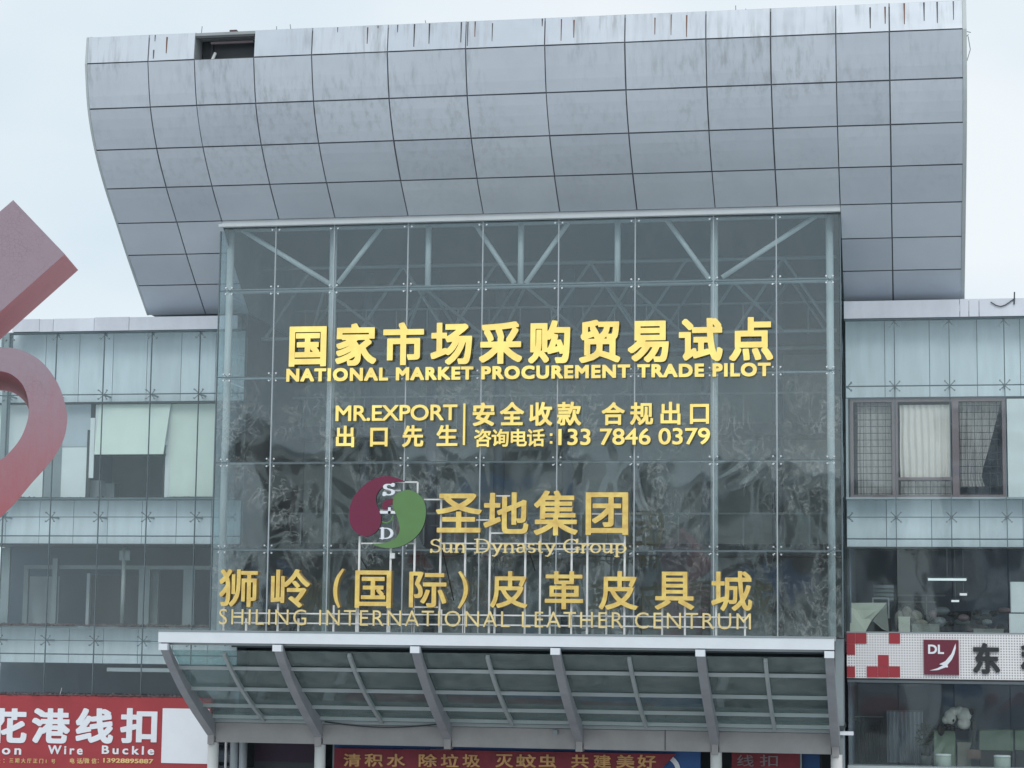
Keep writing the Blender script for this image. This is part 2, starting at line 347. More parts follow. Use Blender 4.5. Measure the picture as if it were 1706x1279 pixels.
# ------------------------------------------------------------------ lettering: glyph outlines -> distance field -> emboldened outline
_tmpc = bpy.data.curves.new('glyph', 'FONT'); _tmpc.fill_mode = 'NONE'; _tmpc.resolution_u = 4
_tmpo = bpy.data.objects.new('glyph', _tmpc); COL.objects.link(_tmpo)
def _wire(text):
    _tmpc.body = text; bpy.context.view_layer.update()
    ev = _tmpo.evaluated_get(bpy.context.evaluated_depsgraph_get())
    me = ev.to_mesh(); n = len(me.vertices); co_ = np.zeros(n*3)
    if n: me.vertices.foreach_get('co', co_)
    ed = [tuple(e.vertices) for e in me.edges]; ev.to_mesh_clear()
    return co_.reshape(-1, 3)[:, :2].copy(), ed
_loops = {}
def outline(ch):
    if ch in _loops: return _loops[ch]
    co_, ed = _wire(ch); nb = {}
    for a, b in ed: nb.setdefault(a, []).append(b); nb.setdefault(b, []).append(a)
    seen = set(); out = []
    for st in sorted(nb):
        if st in seen: continue
        loop = [st]; seen.add(st); nx = st+1 if (st+1) in nb[st] else nb[st][0]
        while nx not in seen:
            loop.append(nx); seen.add(nx); c = [k for k in nb[nx] if k not in seen]
            if not c: break
            nx = c[0]
        if len(loop) > 2: out.append(co_[loop])
    _loops[ch] = out; return out
_adv = {}
def advance(ch):
    if ch not in _adv:
        w = lambda t: (lambda a: a[:, 0].max() - a[:, 0].min())(_wire(t)[0])
        _adv[ch] = w('H' + ch + 'H') - w('HH')
    return _adv[ch]
def contour(field, x0, y0, h):
    """marching squares, field > 0 inside; returns loops"""
    ny, nx = field.shape; nxt = {}
    def P_(k):
        t, i, j = k
        if t == 0: a, b = field[j, i], field[j, i+1]; u = a/(a-b); return (x0+(i+u)*h, y0+j*h)
        a, b = field[j, i], field[j+1, i]; u = a/(a-b); return (x0+i*h, y0+(j+u)*h)
    pos = field > 0
    act = ~((pos[:-1, :-1] == pos[1:, :-1]) & (pos[:-1, :-1] == pos[:-1, 1:]) & (pos[:-1, :-1] == pos[1:, 1:]))
    for j, i in zip(*np.nonzero(act)):
        bl, br, tr_, tl = pos[j, i], pos[j, i+1], pos[j+1, i+1], pos[j+1, i]
        B, R_, T, L = (0, i, j), (1, i+1, j), (0, i, j+1), (1, i, j)
        cse = bl*1 + br*2 + tr_*4 + tl*8
        segs = {1: [(L, B)], 2: [(B, R_)], 3: [(L, R_)], 4: [(R_, T)], 5: [(L, T), (R_, B)], 6: [(B, T)], 7: [(L, T)],
                8: [(T, L)], 9: [(T, B)], 10: [(T, R_), (B, L)], 11: [(T, R_)], 12: [(R_, L)], 13: [(R_, B)], 14: [(B, L)]}[int(cse)]
        for a, b in segs: nxt[a] = b
    loops = []
    while nxt:
        st = next(iter(nxt)); k = st; lp = []
        while k in nxt: lp.append(P_(k)); k = nxt.pop(k)
        if len(lp) > 5: loops.append(np.array(lp))
    return loops
def rdp(pts, eps):
    n = len(pts)
    if n < 4: return pts
    far = int(np.argmax(((pts-pts[0])**2).sum(1)))
    def rec(a, b):
        if b <= a+1: return [a]
        p, q = pts[a], pts[b % n]; d = q-p; L = math.hypot(*d) + 1e-12
        idx = np.arange(a+1, b); r = pts[idx % n]-p
        dist = np.abs(d[0]*r[:, 1]-d[1]*r[:, 0])/L; k = int(np.argmax(dist))
        if dist[k] < eps: return [a]
        return rec(a, int(idx[k])) + rec(int(idx[k]), b)
    return pts[[i % n for i in rec(0, far) + rec(far, n)]]
_glyphs = {}
GH = 0.0105
def glyph(ch, off):
    key = (ch, off)
    if key in _glyphs: return _glyphs[key]
    lps = outline(ch); allp = np.concatenate(lps); lo = allp.min(0)-0.07; hi = allp.max(0)+0.07
    xs = np.arange(lo[0], hi[0], GH); ys = np.arange(lo[1], hi[1], GH); X, Y = np.meshgrid(xs, ys)
    D2 = np.full(X.shape, 9.0); W = np.zeros(X.shape, int)
    for lp in lps:
        A = lp; Bq = np.roll(lp, -1, 0)
        for (ax, ay), (bx_, by) in zip(A, Bq):
            dx, dy = bx_-ax, by-ay; L2 = dx*dx+dy*dy
            if L2 < 1e-12: continue
            t = np.clip(((X-ax)*dx+(Y-ay)*dy)/L2, 0, 1)
            D2 = np.minimum(D2, (X-ax-t*dx)**2+(Y-ay-t*dy)**2)
            if ay != by:
                m = ((ay <= ys) & (ys < by)) | ((by <= ys) & (ys < ay)); rows = np.nonzero(m)[0]
                if len(rows):
                    xi = ax+(ys[rows]-ay)*dx/dy; sgn = 1 if by > ay else -1
                    W[rows] += sgn*(X[rows] < xi[:, None])
    sd = np.sqrt(D2); sd = np.where(W != 0, sd, -sd)
    k = int(off*0.85/GH)
    if k > 0:                           # square pen: keeps the corners of the bold strokes crisp
        for ax_ in (0, 1):
            acc = sd.copy()
            for q in range(1, k+1): acc = np.maximum(acc, np.maximum(np.roll(sd, q, ax_), np.roll(sd, -q, ax_)))
            sd = acc
        off_ = off-k*GH
    else: off_ = off
    sd = sd+off_
    out = [rdp(l, 0.0028) for l in contour(sd, xs[0], ys[0], GH)]
    _glyphs[key] = out; return out
def stroke_glyph(strokes, thin, thick):
    seg = []
    for st in strokes:
        for a, b in zip(st[:-1], st[1:]):
            dx, dy = b[0]-a[0], b[1]-a[1]; L = math.hypot(dx, dy)+1e-9
            seg.append((a, b, (thin+(thick-thin)*(abs(dy)/L)**1.5)/2))
    allp = np.array([p for s_ in strokes for p in s_]); lo = allp.min(0)-0.1; hi = allp.max(0)+0.1
    xs = np.arange(lo[0], hi[0], 0.012); ys = np.arange(lo[1], hi[1], 0.012); X, Y = np.meshgrid(xs, ys); S = np.full(X.shape, -9.0)
    for (ax, ay), (bx_, by), w in seg:
        dx, dy = bx_-ax, by-ay; L2 = dx*dx+dy*dy+1e-12; t = np.clip(((X-ax)*dx+(Y-ay)*dy)/L2, 0, 1)
        S = np.maximum(S, w-np.sqrt((X-ax-t*dx)**2+(Y-ay-t*dy)**2))
    return [rdp(l, 0.003) for l in contour(S, xs[0], ys[0], 0.012)]
def extrude_loops(name, loops, T, y_front, depth, mat, parent):
    """loops in glyph units mapped by T(x, y)->(X, Z); front face at Y = y_front, body runs back by depth"""
    cu = bpy.data.curves.new(name, 'CURVE'); cu.dimensions = '2D'; cu.fill_mode = 'BOTH'; cu.extrude = depth/2
    P0 = [np.array([T(x, y) for x, y in l]) for l in loops]; allp = np.concatenate(P0); lo, hi = allp.min(0), allp.max(0)
    cx_, cz_ = (lo[0]+hi[0])/2, lo[1]
    for l in P0:
        sp = cu.splines.new('POLY'); sp.points.add(len(l)-1); sp.use_cyclic_u = True
        for k, (x, z) in enumerate(l): sp.points[k].co = (x-cx_, z-cz_, 0, 1)
    o = bpy.data.objects.new(name, cu); COL.objects.link(o); bpy.context.view_layer.update()
    me = bpy.data.meshes.new_from_object(o.evaluated_get(bpy.context.evaluated_depsgraph_get()))
    bpy.data.objects.remove(o); bpy.data.curves.remove(cu)
    n = len(me.vertices); c = np.zeros(n*3); me.vertices.foreach_get('co', c); c = c.reshape(-1, 3)
    c2 = np.stack([c[:, 0], -c[:, 2], c[:, 1]], 1); me.vertices.foreach_set('co', c2.ravel())
    me.materials.clear(); me.materials.append(mat)
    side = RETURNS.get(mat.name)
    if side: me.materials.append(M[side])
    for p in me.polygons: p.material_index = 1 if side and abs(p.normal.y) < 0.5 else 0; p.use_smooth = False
    me.name = name; me.update()
    return link_mesh(name, me, (cx_, y_front+depth/2, cz_), parent)
def cjk_row(parent, text, xL, xR, zB, zT, Y, depth, mat, off=0.03, fillw=None, centers=None, name='character'):
    """full-width characters spread evenly between world xL and xR; xT gives box width as share of height"""
    h = zT-zB; w = h if fillw is None else fillw; n = len(text)
    for i, ch in enumerate(text):
        if ch in ' 　': continue
        c = (xL+w/2+(xR-xL-w)*(i/max(1, n-1))) if centers is None else centers[i]
        g = glyph(ch, off)
        T = lambda x, y, c=c: (c+(x-0.5)*w/0.94, zB+(y+0.055)*h/0.94)
        extrude_loops(name, g, T, Y, depth, mat, parent)
def fit_char(parent, ch, x0, x1, z0, z1, Y, depth, mat, off=0.03, name='character'):
    g = glyph(ch, off); a = np.concatenate(g); lo, hi = a.min(0), a.max(0)
    T = lambda x, y: (x0+(x-lo[0])/(hi[0]-lo[0])*(x1-x0), z0+(y-lo[1])/(hi[1]-lo[1])*(z1-z0))
    return extrude_loops(name, g, T, Y, depth, mat, parent)
def latin_row(parent, text, xL, xR, zB, zT, Y, depth, mat, off=0.0, track=0.0, name='letter', tilt=0.0):
    adv = [advance(c)+track if c != ' ' else advance('n')*0.55+track for c in text]
    pos = [0]
    for a in adv: pos.append(pos[-1]+a)
    g0 = np.concatenate(glyph(text[0], off)); g1 = np.concatenate(glyph(text[-1], off))
    L = g0[:, 0].min(); R = pos[-2]+g1[:, 0].max(); k = (xR-xL)/(R-L)
    H = np.concatenate(glyph('H', off)); y0, y1 = H[:, 1].min(), H[:, 1].max()
    for i, ch in enumerate(text):
        if ch == ' ': continue
        T = lambda x, y, i=i: (xL+(pos[i]+x-L)*k, zB+(y-y0)/(y1-y0)*(zT-zB)+tilt*((pos[i]+x-L)*k/(xR-xL)))
        extrude_loops(name, glyph(ch, off), T, Y, depth, mat, parent)
# ------------------------------------------------------------------ ground
g = MB(); g.add([(-900,-900,0),(900,-900,0),(900,900,0),(-900,900,0)], [(0,1,2,3)])
tag(g.build('ground', M['paving']), kind='structure')
# ------------------------------------------------------------------ the building
XL, XR = -22.34, 1.60; BL, BR = -19.30, -1.69
B = thing('leather_market_building', (-10, 3, 0), 'market hall with curved grey metal roof, tall glass front and two panelled wings', 'building')
PROF = [(-3.02, 23.83), (-3.08, 23.05), (-2.77, 21.84), (-2.15, 20.81), (-1.27, 19.89), (-0.30, 19.08), (0.60, 18.31), (1.54, 17.57), (2.5, 16.83)]
SX = [XL, -20.55, -19.20, -17.50, -15.85, -13.72, -11.55, -9.38, -7.22, -5.06, -3.36, -1.66, -0.28, XR]
# smooth profile: Catmull-Rom through the row lines
def prof_pt(i, t):
    if i == 0: a, b = PROF[0], PROF[1]; return (a[0]+(b[0]-a[0])*t, a[1]+(b[1]-a[1])*t)
    p = [PROF[max(1, i-1)], PROF[i], PROF[i+1], PROF[min(8, i+2)]]
    return tuple(0.5*((2*p[1][k])+(-p[0][k]+p[2][k])*t+(2*p[0][k]-5*p[1][k]+4*p[2][k]-p[3][k])*t*t+(-p[0][k]+3*p[1][k]-3*p[2][k]+p[3][k])*t**3) for k in (0, 1))
def inward(p, d):   # pushes a profile point back into the roof
    best = min(range(8), key=lambda i: (PROF[i][0]-p[0])**2+(PROF[i][1]-p[1])**2)
    return (p[0]+d, p[1]+d*0.35)
dense = [prof_pt(i, t) for i in range(8) for t in (0, .25, .5, .75)] + [PROF[8]]
def shell_poly(zcut=None, hole=False):
    pts = [inward(p, 0.09) for p in dense]
    if hole: pts = [(-2.3, 23.70), (-2.3, 23.12)] + [q for q in pts if q[1] < 23.08]
    if zcut: pts = [q for q in pts if q[1] > zcut] + [(0.15, zcut)]
    back = 14.0
    return pts + [(back, zcut or 16.7), (back, 23.75)]
sh = MB()
for x0, x1, zc, ho in ((XL+.03, -19.21, None, False), (-19.209, -17.501, 19.2, True), (-17.50, -1.67, 19.2, False), (-1.669, XR-.03, None, False)):
    sh.prism([(x0, y, z) for y, z in shell_poly(zc, ho)], (x1-x0, 0, 0))
shell = sh.build('curved_roof', M['shell'], B)
# recessed dark backing just under the panels' joints
db = MB()
for c in range(13):
    if c == 2: rng = range(1, 5)
    else: rng = range(0, 8) if (c < 2 or c > 10) else range(0, 5)
    for i in rng:
        a = [inward(prof_pt(i, t), 0.055) for t in (0, .5, 1)]
        for p, q in zip(a[:-1], a[1:]):
            x0, x1 = SX[c]+.001, SX[c+1]-.001
            db.add([(x0, p[0], p[1]), (x1, p[0], p[1]), (x1, q[0], q[1]), (x0, q[0], q[1])], [(0, 3, 2, 1)])
db.build('joint_backing', M['seam'], shell)
topbk = bx('roof_coping', M['shell'], shell, XL+.02, XR-.02, -2.99, 13.9, 23.752, 23.835)
GAP = 0.017
for c in range(13):
    for r in range(8):
        if r >= 5 and 2 <= c <= 10: continue
        if r == 0 and c == 2: continue
        jx = random.uniform(-.004, .004); x0, x1 = SX[c]+GAP+jx, SX[c+1]-GAP+jx
        m = MB(); n = 4 if r else 2; eps = 0.016
        ts = [eps+(1-2*eps)*k/n for k in range(n+1)]
        if r == 0: ts = [0.0, .5, .965]
        tl = random.uniform(-.011, .011)
        fr = [prof_pt(r, t) for t in ts]; vs = []
        for (y, z) in fr:
            for x, s_ in ((x0, 1), (x1, -1)): vs.append((x, y-.0+tl*s_, z))
            for x, s_ in ((x0, 1), (x1, -1)): q = inward((y, z), .05); vs.append((x, q[0]+tl*s_, q[1]))
        fs = []
        for k in range(n):
            a, b = 4*k, 4*(k+1)
            fs += [(a, b, b+1, a+1), (a+2, a+3, b+3, b+2), (a, a+2, b+2, b), (a+1, b+1, b+3, a+3)]
        fs += [(0, 1, 3, 2), (4*n, 4*n+2, 4*n+3, 4*n+1)]
        m.add(vs, fs); po = m.build('roof_panel', M['roof'], shell)
# end trims of the roof
for x0, x1 in ((XL-.05, XL+.012), (XR-.012, XR+.09)):
    m = MB(); path = [(p[0]-.012, p[1]) for p in dense]; n = len(path); vs = []; fs = []
    for (y, z) in path:
        q = inward((y, z), .3); vs += [(x0, y, z), (x1, y, z), (x0, q[0], q[1]), (x1, q[0], q[1])]
    for k in range(n-1):
        a, b = 4*k, 4*k+4; fs += [(a, b, b+1, a+1), (a, a+2, b+2, b), (a+1, b+1, b+3, a+3), (a+2, a+3, b+3, b+2)]
    fs += [(0, 1, 3, 2), (4*n-4, 4*n-2, 4*n-1, 4*n-3)]
    m.add(vs, fs).build('edge_trim', M['trim'], shell)
# stains and drips on the top row
for px, f0, f1, k in ((258, 0, .25, 1), (278, .1, .75, 0), (257, .6, .95, 1), (562, 0, .2, 1), (612, .05, .7, 0), (629, .0, .1, 1), (662, 0, .3, 1), (690, 0, .9, 1), (715, 0, .8, 1),
                      (768, 0, .8, 1), (779, 0, .95, 1), (791, 0, .6, 0), (820, .1, .8, 1), (903, 0, .3, 1), (935, .05, .9, 0), (956, .1, .8, 0),
                      (1091, .15, .8, 0), (1118, .05, .85, 0), (1144, .1, .95, 0), (1450, .1, .9, 1), (1475, .1, .75, 0), (1507, 0, .8, 0), (1540, 0, .7, 1), (1562, 0, .8, 1), (1589, 0, .7, 1)):
    x, _ = at(px, 60, -3.05); w = random.uniform(.012, .022); z1 = 23.82-f0*.72; z0 = 23.82-f1*.72
    yy = lambda z: -3.02-(23.83-z)/.78*.06
    m = MB(); m.add([(x-w, yy(z1)-.006, z1), (x+w, yy(z1)-.006, z1), (x+w*.5, yy(z0)-.006, z0), (x-w*.5, yy(z0)-.006, z0),
                     (x-w, yy(z1)+.004, z1), (x+w, yy(z1)+.004, z1), (x+w*.5, yy(z0)+.004, z0), (x-w*.5, yy(z0)+.004, z0)],
                    [(0, 3, 2, 1), (0, 1, 5, 4), (3, 7, 6, 2), (0, 4, 7, 3), (1, 2, 6, 5)])
    m.build('drip_stain', M['grime' if k else 'rust'], shell)
# the missing panel's cavity and what shows in it
cv = MB(); cv.box(-19.19, -17.51, -3.0, -2.93, 23.68, 23.75); cv.build('cavity_rail', M['dframe'], shell)
bx('cavity_rail', M['brown'], shell, -18.85, -17.62, -2.75, -2.68, 23.58, 23.64)
bx('cavity_lining', M['dframe'], shell, -19.19, -17.52, -2.42, -2.34, 23.10, 23.74)
MB().tube((-18.84, -2.7, 23.06), (-18.76, -2.6, 23.36), .045).build('cavity_strut', M['header'], shell)
bx('cavity_strut', M['dframe'], shell, -18.93, -18.87, -2.5, -2.42, 23.0, 23.72)
for px, h in ((336, .22), (461, .13), (485, .17), (710, .12), (1226, .16), (1243, .06), (90, .0)):
    if h:
        x, _ = at(px, 40, -2.9); MB().tube((x, -2.9, 23.83), (x+random.uniform(-.03, .06), -2.9, 23.83+h), .012, 5).build('roof_spike', M['frame'], shell)
MB().box(-18.25, -18.05, -2.95, -2.8, 23.836, 23.90).build('coping_lump', M['litter'], shell)
m = MB()
for (xa, za, xb, zb) in ((1.73, 22.9, 1.78, 22.55), (1.78, 22.55, 1.69, 22.25), (1.69, 22.9, 1.74, 22.95), (1.70, 23.03, 1.80, 23.0)): m.tube((xa, -2.9, za), (xb, -2.9, zb), .012, 5)
m.build('loose_wire', M['frame'], shell)
# ---- glass entrance hall
MX = [BL, -17.66, -15.93, -13.77, -11.61, -9.45, -7.30, -5.13, -3.41, BR]
MZ = [19.0, 17.09, 14.59, 12.15, 9.70, 7.38]
hm = MB()     # hall room: back wall, ceiling, side walls beyond the wings' faces
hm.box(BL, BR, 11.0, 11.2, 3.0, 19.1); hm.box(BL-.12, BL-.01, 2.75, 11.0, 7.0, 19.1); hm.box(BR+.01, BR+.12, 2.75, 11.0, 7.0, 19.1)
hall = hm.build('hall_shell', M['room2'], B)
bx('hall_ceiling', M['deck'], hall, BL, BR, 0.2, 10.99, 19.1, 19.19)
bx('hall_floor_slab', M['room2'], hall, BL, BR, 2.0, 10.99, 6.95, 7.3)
for z in (9.9, 13.6, 16.4):
    bx('gallery_slab', M['deck'], hall, BL+.05, BR-.05, 7.5, 10.98, z, z+.35)
    m = MB(); m.box(BL+.06, BR-.06, 7.44, 7.49, z+1.25, z+1.31)
    for k in range(18): m.box(BL+.4+k, BL+.44+k, 7.45, 7.48, z+.3, z+1.25)
    m.build('gallery_railing', M['steel2'], hall)
header = MB()
header.box(BL-.02, BR+.03, -.22, -.04, 18.93, 19.10); header.build('header_beam', M['header'], B)
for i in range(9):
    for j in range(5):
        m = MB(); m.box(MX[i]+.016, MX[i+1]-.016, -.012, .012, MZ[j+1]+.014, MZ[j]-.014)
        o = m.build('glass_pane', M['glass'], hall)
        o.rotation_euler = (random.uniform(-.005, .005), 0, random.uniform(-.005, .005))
for i in range(1, 9):
    bx('pane_joint', M['joint'], hall, MX[i]-.017, MX[i]+.017, -.018, .05, 7.38, 18.93)
for j in range(1, 5):
    bx('pane_joint', M['wjoint'], hall, BL, BR, -.006, .030, MZ[j]-.014, MZ[j]+.014)
def spider(x, y, z, parent, s=.105, mat=None, arms='all', r=.026, front=-.03):
    m = MB()
    for sx in (-1, 1):
        for sz in (-1, 1):
            if arms == 'low' and sz > 0: continue
            if arms == 'left' and sx < 0: continue
            m.tube((x+sx*s, y+front, z+sz*s), (x+sx*s, y+.02, z+sz*s), r, 8)
            m.tube((x+sx*s, y+.04, z+sz*s), (x, y+.09, z), r*.55, 5)
    m.tube((x, y+.06, z), (x, y+.16, z), r*1.2, 8)
    return m.build('spider_fitting', mat or M['bolt'], parent)
for i in range(1, 9):
    for j in range(0, 5): spider(MX[i], 0, MZ[j]-(.06 if j == 0 else 0), hall, arms='low' if j == 0 else 'all')
for j in range(1, 5):
    for x, d in ((BL+.28, 1), (BR-.28, -1)): spider(x, 0, MZ[j], hall, s=.09)
for x in (BL, BR):      # glass side returns of the hall
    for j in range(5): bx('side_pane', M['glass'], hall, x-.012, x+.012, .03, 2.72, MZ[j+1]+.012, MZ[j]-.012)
bx('corner_joint', M['wjoint'], hall, BL-.03, BL+.004, -.02, .03, 7.38, 18.92)
bx('corner_joint', M['wjoint'], hall, BR-.004, BR+.03, -.02, .03, 7.38, 18.92)
# steel frame behind the glass
tr = MB(); YT = .55
posts = [at(x, 400, YT)[0] for x in (385, 556, 714, 868, 1029, 1190, 1382)]
for k in (0, 1, 5, 6):
    MB().tube((posts[k], YT, 7.3), (posts[k], YT, 18.95), .105, 12).build('frame_post', M['steel'], hall, True)
for k in (2, 3, 4): MB().tube((posts[k], YT, 17.22), (posts[k], YT, 18.95), .085, 10).build('frame_post', M['steel'], hall, True)
for a, b in ((0, 1), (1, 5), (5, 6)):
    MB().tube((posts[a]+.1, YT, 17.16), (posts[b]-.1, YT, 17.16), .075, 10).build('frame_chord', M['steel2'], hall, True)
MB().tube((posts[0]+.1, YT, 18.98), (posts[6]-.1, YT, 18.98), .08, 10).build('frame_chord', M['steel2'], hall, True)
for (xa, ya, xb, yb) in ((395, 378, 550, 473), (640, 372, 563, 472), (790, 370, 857, 472), (950, 366, 876, 472), (1108, 362, 1182, 465), (1368, 354, 1203, 462)):
    a, b = at(xa, ya, YT), at(xb, yb, YT)
    MB().tube((a[0], YT, a[1]), (b[0], YT, b[1]), .072, 10).build('frame_brace', M['steel'], hall, True)
m = MB()      # bracing behind, seen dimly through the glass
for Y in (3.5, 7.0):
    for z in (18.35, 16.2): m.tube((BL+.2, Y, z), (BR-.2, Y, z), .055, 6)
    n = 12
    for k in range(n):
        xa = BL+.3+(BR-BL-.6)*k/n; xb = BL+.3+(BR-BL-.6)*(k+1)/n
        if (k*5+int(Y)) % 4 == 0: continue
        m.tube((xa, Y, 18.35 if k % 2 else 16.2), (xb, Y, 16.2 if k % 2 else 18.35), .05, 6)
for k in range(1, 6):
    x = BL+(BR-BL)*k/6
    m.tube((x, .6, 17.16), (x+1.2, 3.5, 16.2), .045, 6); m.tube((x, .6, 17.16), (x-1.2, 3.5, 16.2), .045, 6)
m.build('rear_truss', M['frame'], hall)
for z in (14.59, 12.15, 9.70):
    MB().tube((posts[0], .3, z), (posts[6], .3, z), .03, 6).build('wind_rail', M['steel2'], hall)
for k in range(1, 8):
    x = BL+(BR-BL)*k/8; MB().tube((x, 8.5, 7.3), (x, 8.5, 19.05), .18, 10).build('gallery_column', M['room'], hall, True)
# goods and curtains on the hall's galleries: dim shapes
m = MB()
for k in range(26):
    x = random.uniform(BL+.8, BR-.8); z = random.choice((7.3, 10.25, 13.95)); h = random.uniform(.6, 2.1); w = random.uniform(.3, .9)
    m.box(x-w, x+w, 8.9+k*.04, 9.5+k*.04, z, z+h)
m.build('gallery_partition', M['frame'], hall)
# ---- wings
def zi(z): return 7+(z-7)*1.0103
YI = 2.6
# left wing ---------------------------------------------------------------
LX0, LX1 = -26.48, BL-.04
RX0, RX1 = BR+.06, 5.8
def bandwall(x0, x1, bands):
    w = MB()
    for a, b in bands: w.box(x0, x1, 2.70, 2.95, a, b)
    w.box(x0, x1, 9.0, 9.2, 0, 16.4); w.box(x0, x1, 2.95, 9.0, 16.0, 16.4)
    return w
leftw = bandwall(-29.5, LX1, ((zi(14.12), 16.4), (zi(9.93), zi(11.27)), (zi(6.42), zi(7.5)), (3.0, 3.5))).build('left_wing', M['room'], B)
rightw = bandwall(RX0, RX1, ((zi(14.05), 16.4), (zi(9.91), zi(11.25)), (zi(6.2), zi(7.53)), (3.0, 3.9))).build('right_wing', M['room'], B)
for par, x0, x1 in ((leftw, -29.5, LX1), (rightw, RX0, RX1)):
    for z in (11.05, 7.22, 3.6): bx('floor_slab', M['room'], par, x0+.01, x1-.01, 2.96, 8.99, z, z+.2)
    for z in (13.95, 10.05): bx('room_ceiling', M['room'], par, x0+.01, x1-.01, 2.96, 8.99, z+.1, z+.2)
    bx('room_ceiling', M['room'], par, x0+.01, x1-.01, 2.96, 8.99, 6.5, 6.6)
    bx('party_wall', M['room'], par, (x0 if par is rightw else x1-.1), (x0+.1 if par is rightw else x1), 2.96, 8.98, 3.1, 16.3)
def wall_panels(par, xs, bands, rnd=.0):
    for a, b in bands:
        for u, v in zip(xs[:-1], xs[1:]):
            bx('wall_panel', M['wpanel'], par, u+.009, v-.009, 2.655, 2.70, a+.008, b-.008)
lx = [at(75, 600, YI)[0] + (at(131, 600, YI)[0]-at(75, 600, YI)[0])*k for k in range(-3, 6)] + [LX1]
wall_panels(leftw, [x for x in lx if x > -29 and x < LX1-.3]+[LX1], ((zi(14.40), zi(16.25)), (zi(14.14), zi(14.38)), (zi(10.18), zi(11.27)), (zi(9.94), zi(10.16)), (zi(6.70), zi(7.49)), (zi(6.43), zi(6.68))))
rx = [RX0]+[at(x, 600, YI)[0] for x in (1474, 1548.6, 1628, 1700)]+[at(1700, 600, YI)[0]+1.25, at(1700, 600, YI)[0]+2.5]
wall_panels(rightw, rx, ((zi(14.40), zi(16.25)), (zi(14.07), zi(14.38)), (zi(10.14), zi(11.25)), (zi(9.91), zi(10.12))))
def skin(par, xs, zs, drop=()):
    for i in range(len(xs)-1):
        for j in range(len(zs)-1):
            if (i, j) in drop: continue
            o = bx('glass_pane', M['skin'], par, xs[i]+.012, xs[i+1]-.012, 1.99, 2.01, zs[j+1]+.01, zs[j]-.01)
            o.rotation_euler = (random.uniform(-.003, .003), 0, random.uniform(-.003, .003))
    for x in xs[1:-1]:
        if par is rightw and zs[0] < 10: continue
        bx('pane_joint', M['wjoint'], par, x-.013, x+.013, 1.985, 2.03, 9.9 if par is rightw else zs[-1], zs[0])
    for z in zs[1:-1]: bx('pane_joint', M['wjoint'], par, xs[0], xs[-1], 1.993, 2.02, z-.011, z+.011)
LJ = [-29.5, -28.05, -26.53, -25.03, -23.52, -22.03, -20.53, LX1]; LZ = [16.28, 14.38, 10.73, 7.09, 5.45]
RJ = [RX0, -.26, 1.24, 2.73, 4.23, RX1]; RZ = [16.28, 14.38, 10.73, 7.58]; RZ2 = [6.18, 3.95]
skin(leftw, LJ, LZ); skin(rightw, RJ, RZ); skin(rightw, RJ, RZ2)
for x in LJ[1:-1]:
    for z in LZ[1:4]: spider(x, 2.0, z, leftw, .13, M['dbolt'], r=.025)
    spider(x, 2.0, 16.2, leftw, .13, M['dbolt'], arms='low', r=.03)
for x in RJ[1:-1]:
    for z in RZ[1:3]: spider(x, 2.0, z, rightw, .13, M['dbolt'], r=.025)
    spider(x, 2.0, 16.2, rightw, .13, M['dbolt'], arms='low', r=.03)
for z in RZ[1:3]: spider(RX0+.06, 2.0, z, rightw, .11, M['dbolt'], arms='left', r=.032)
for z in LZ[1:4]: spider(LX1-.06, 2.0, z, leftw, .1, M['dbolt'], r=.02)
# fins that carry the skin from the wall
for par, xs, zs in ((leftw, LJ[1:-1], LZ[1:4]), (rightw, RJ[1:-1], RZ[1:3])):
    for x in xs:
        for z in zs: MB().tube((x, 2.12, z), (x, 2.66, z), .03, 6).build('stand_off', M['dbolt'], par)
# parapets
PZ0, PZ1 = 16.29, 16.68
px_l = [at(x, 540, 1.95)[0] for x in (22, 67, 90, 158, 216)]
for u, v in zip(px_l, px_l[1:]+[BL-.05]):
    bx('parapet_panel', M['parapet'], leftw, u+.006, v-.006, 1.9+random.uniform(-.012, .0), 2.3, PZ0+random.uniform(0, .01), PZ1+random.uniform(-.01, .02))
px_r = [RX0-.02]+[at(x, 520, 1.95)[0] for x in (1599, 1614, 1631)]+[RX1]
for u, v in zip(px_r[:-1], px_r[1:]):
    bx('parapet_panel', M['parapet'], rightw, u+.008, v-.008, 1.9+random.uniform(-.012, 0), 2.3, PZ0+.0, PZ1+.1+random.uniform(-.01, .01))
for par, x0, x1 in ((leftw, -26.5, BL-.05), (rightw, RX0, RX1)):
    bx('parapet_drip', M['wjoint'], par, x0, x1, 1.93, 2.2, PZ0-.045, PZ0-.004)
    bx('wing_roof', M['shell'], par, x0, x1, 2.3, 9.2, 16.41, 16.5)
bx('parapet_panel', M['parapet'], leftw, -29.5, -26.75, 2.3, 2.5, 16.0, 16.3)
bx('corner_post', M['frame'], leftw, -26.72, -26.56, 2.02, 2.3, 10.75, 16.3)
bx('corner_pipe', M['header'], leftw, -26.98, -26.82, 2.05, 2.25, 15.3, 16.4)
m = MB()
for k in range(5):
    x = at(1650+k*8, 500, 2)[0]; m.tube((x, 1.85, 16.68-.13*math.sin(k/4*math.pi)), (x+.14, 1.85, 16.68-.13*math.sin((k+1)/4*math.pi)), .016, 5)
m.tube((at(1689, 500, 2)[0], 1.85, 16.6), (at(1690, 500, 2)[0], 1.85, 16.95), .02, 5); m.build('dangling_cable', M['dframe'], rightw)
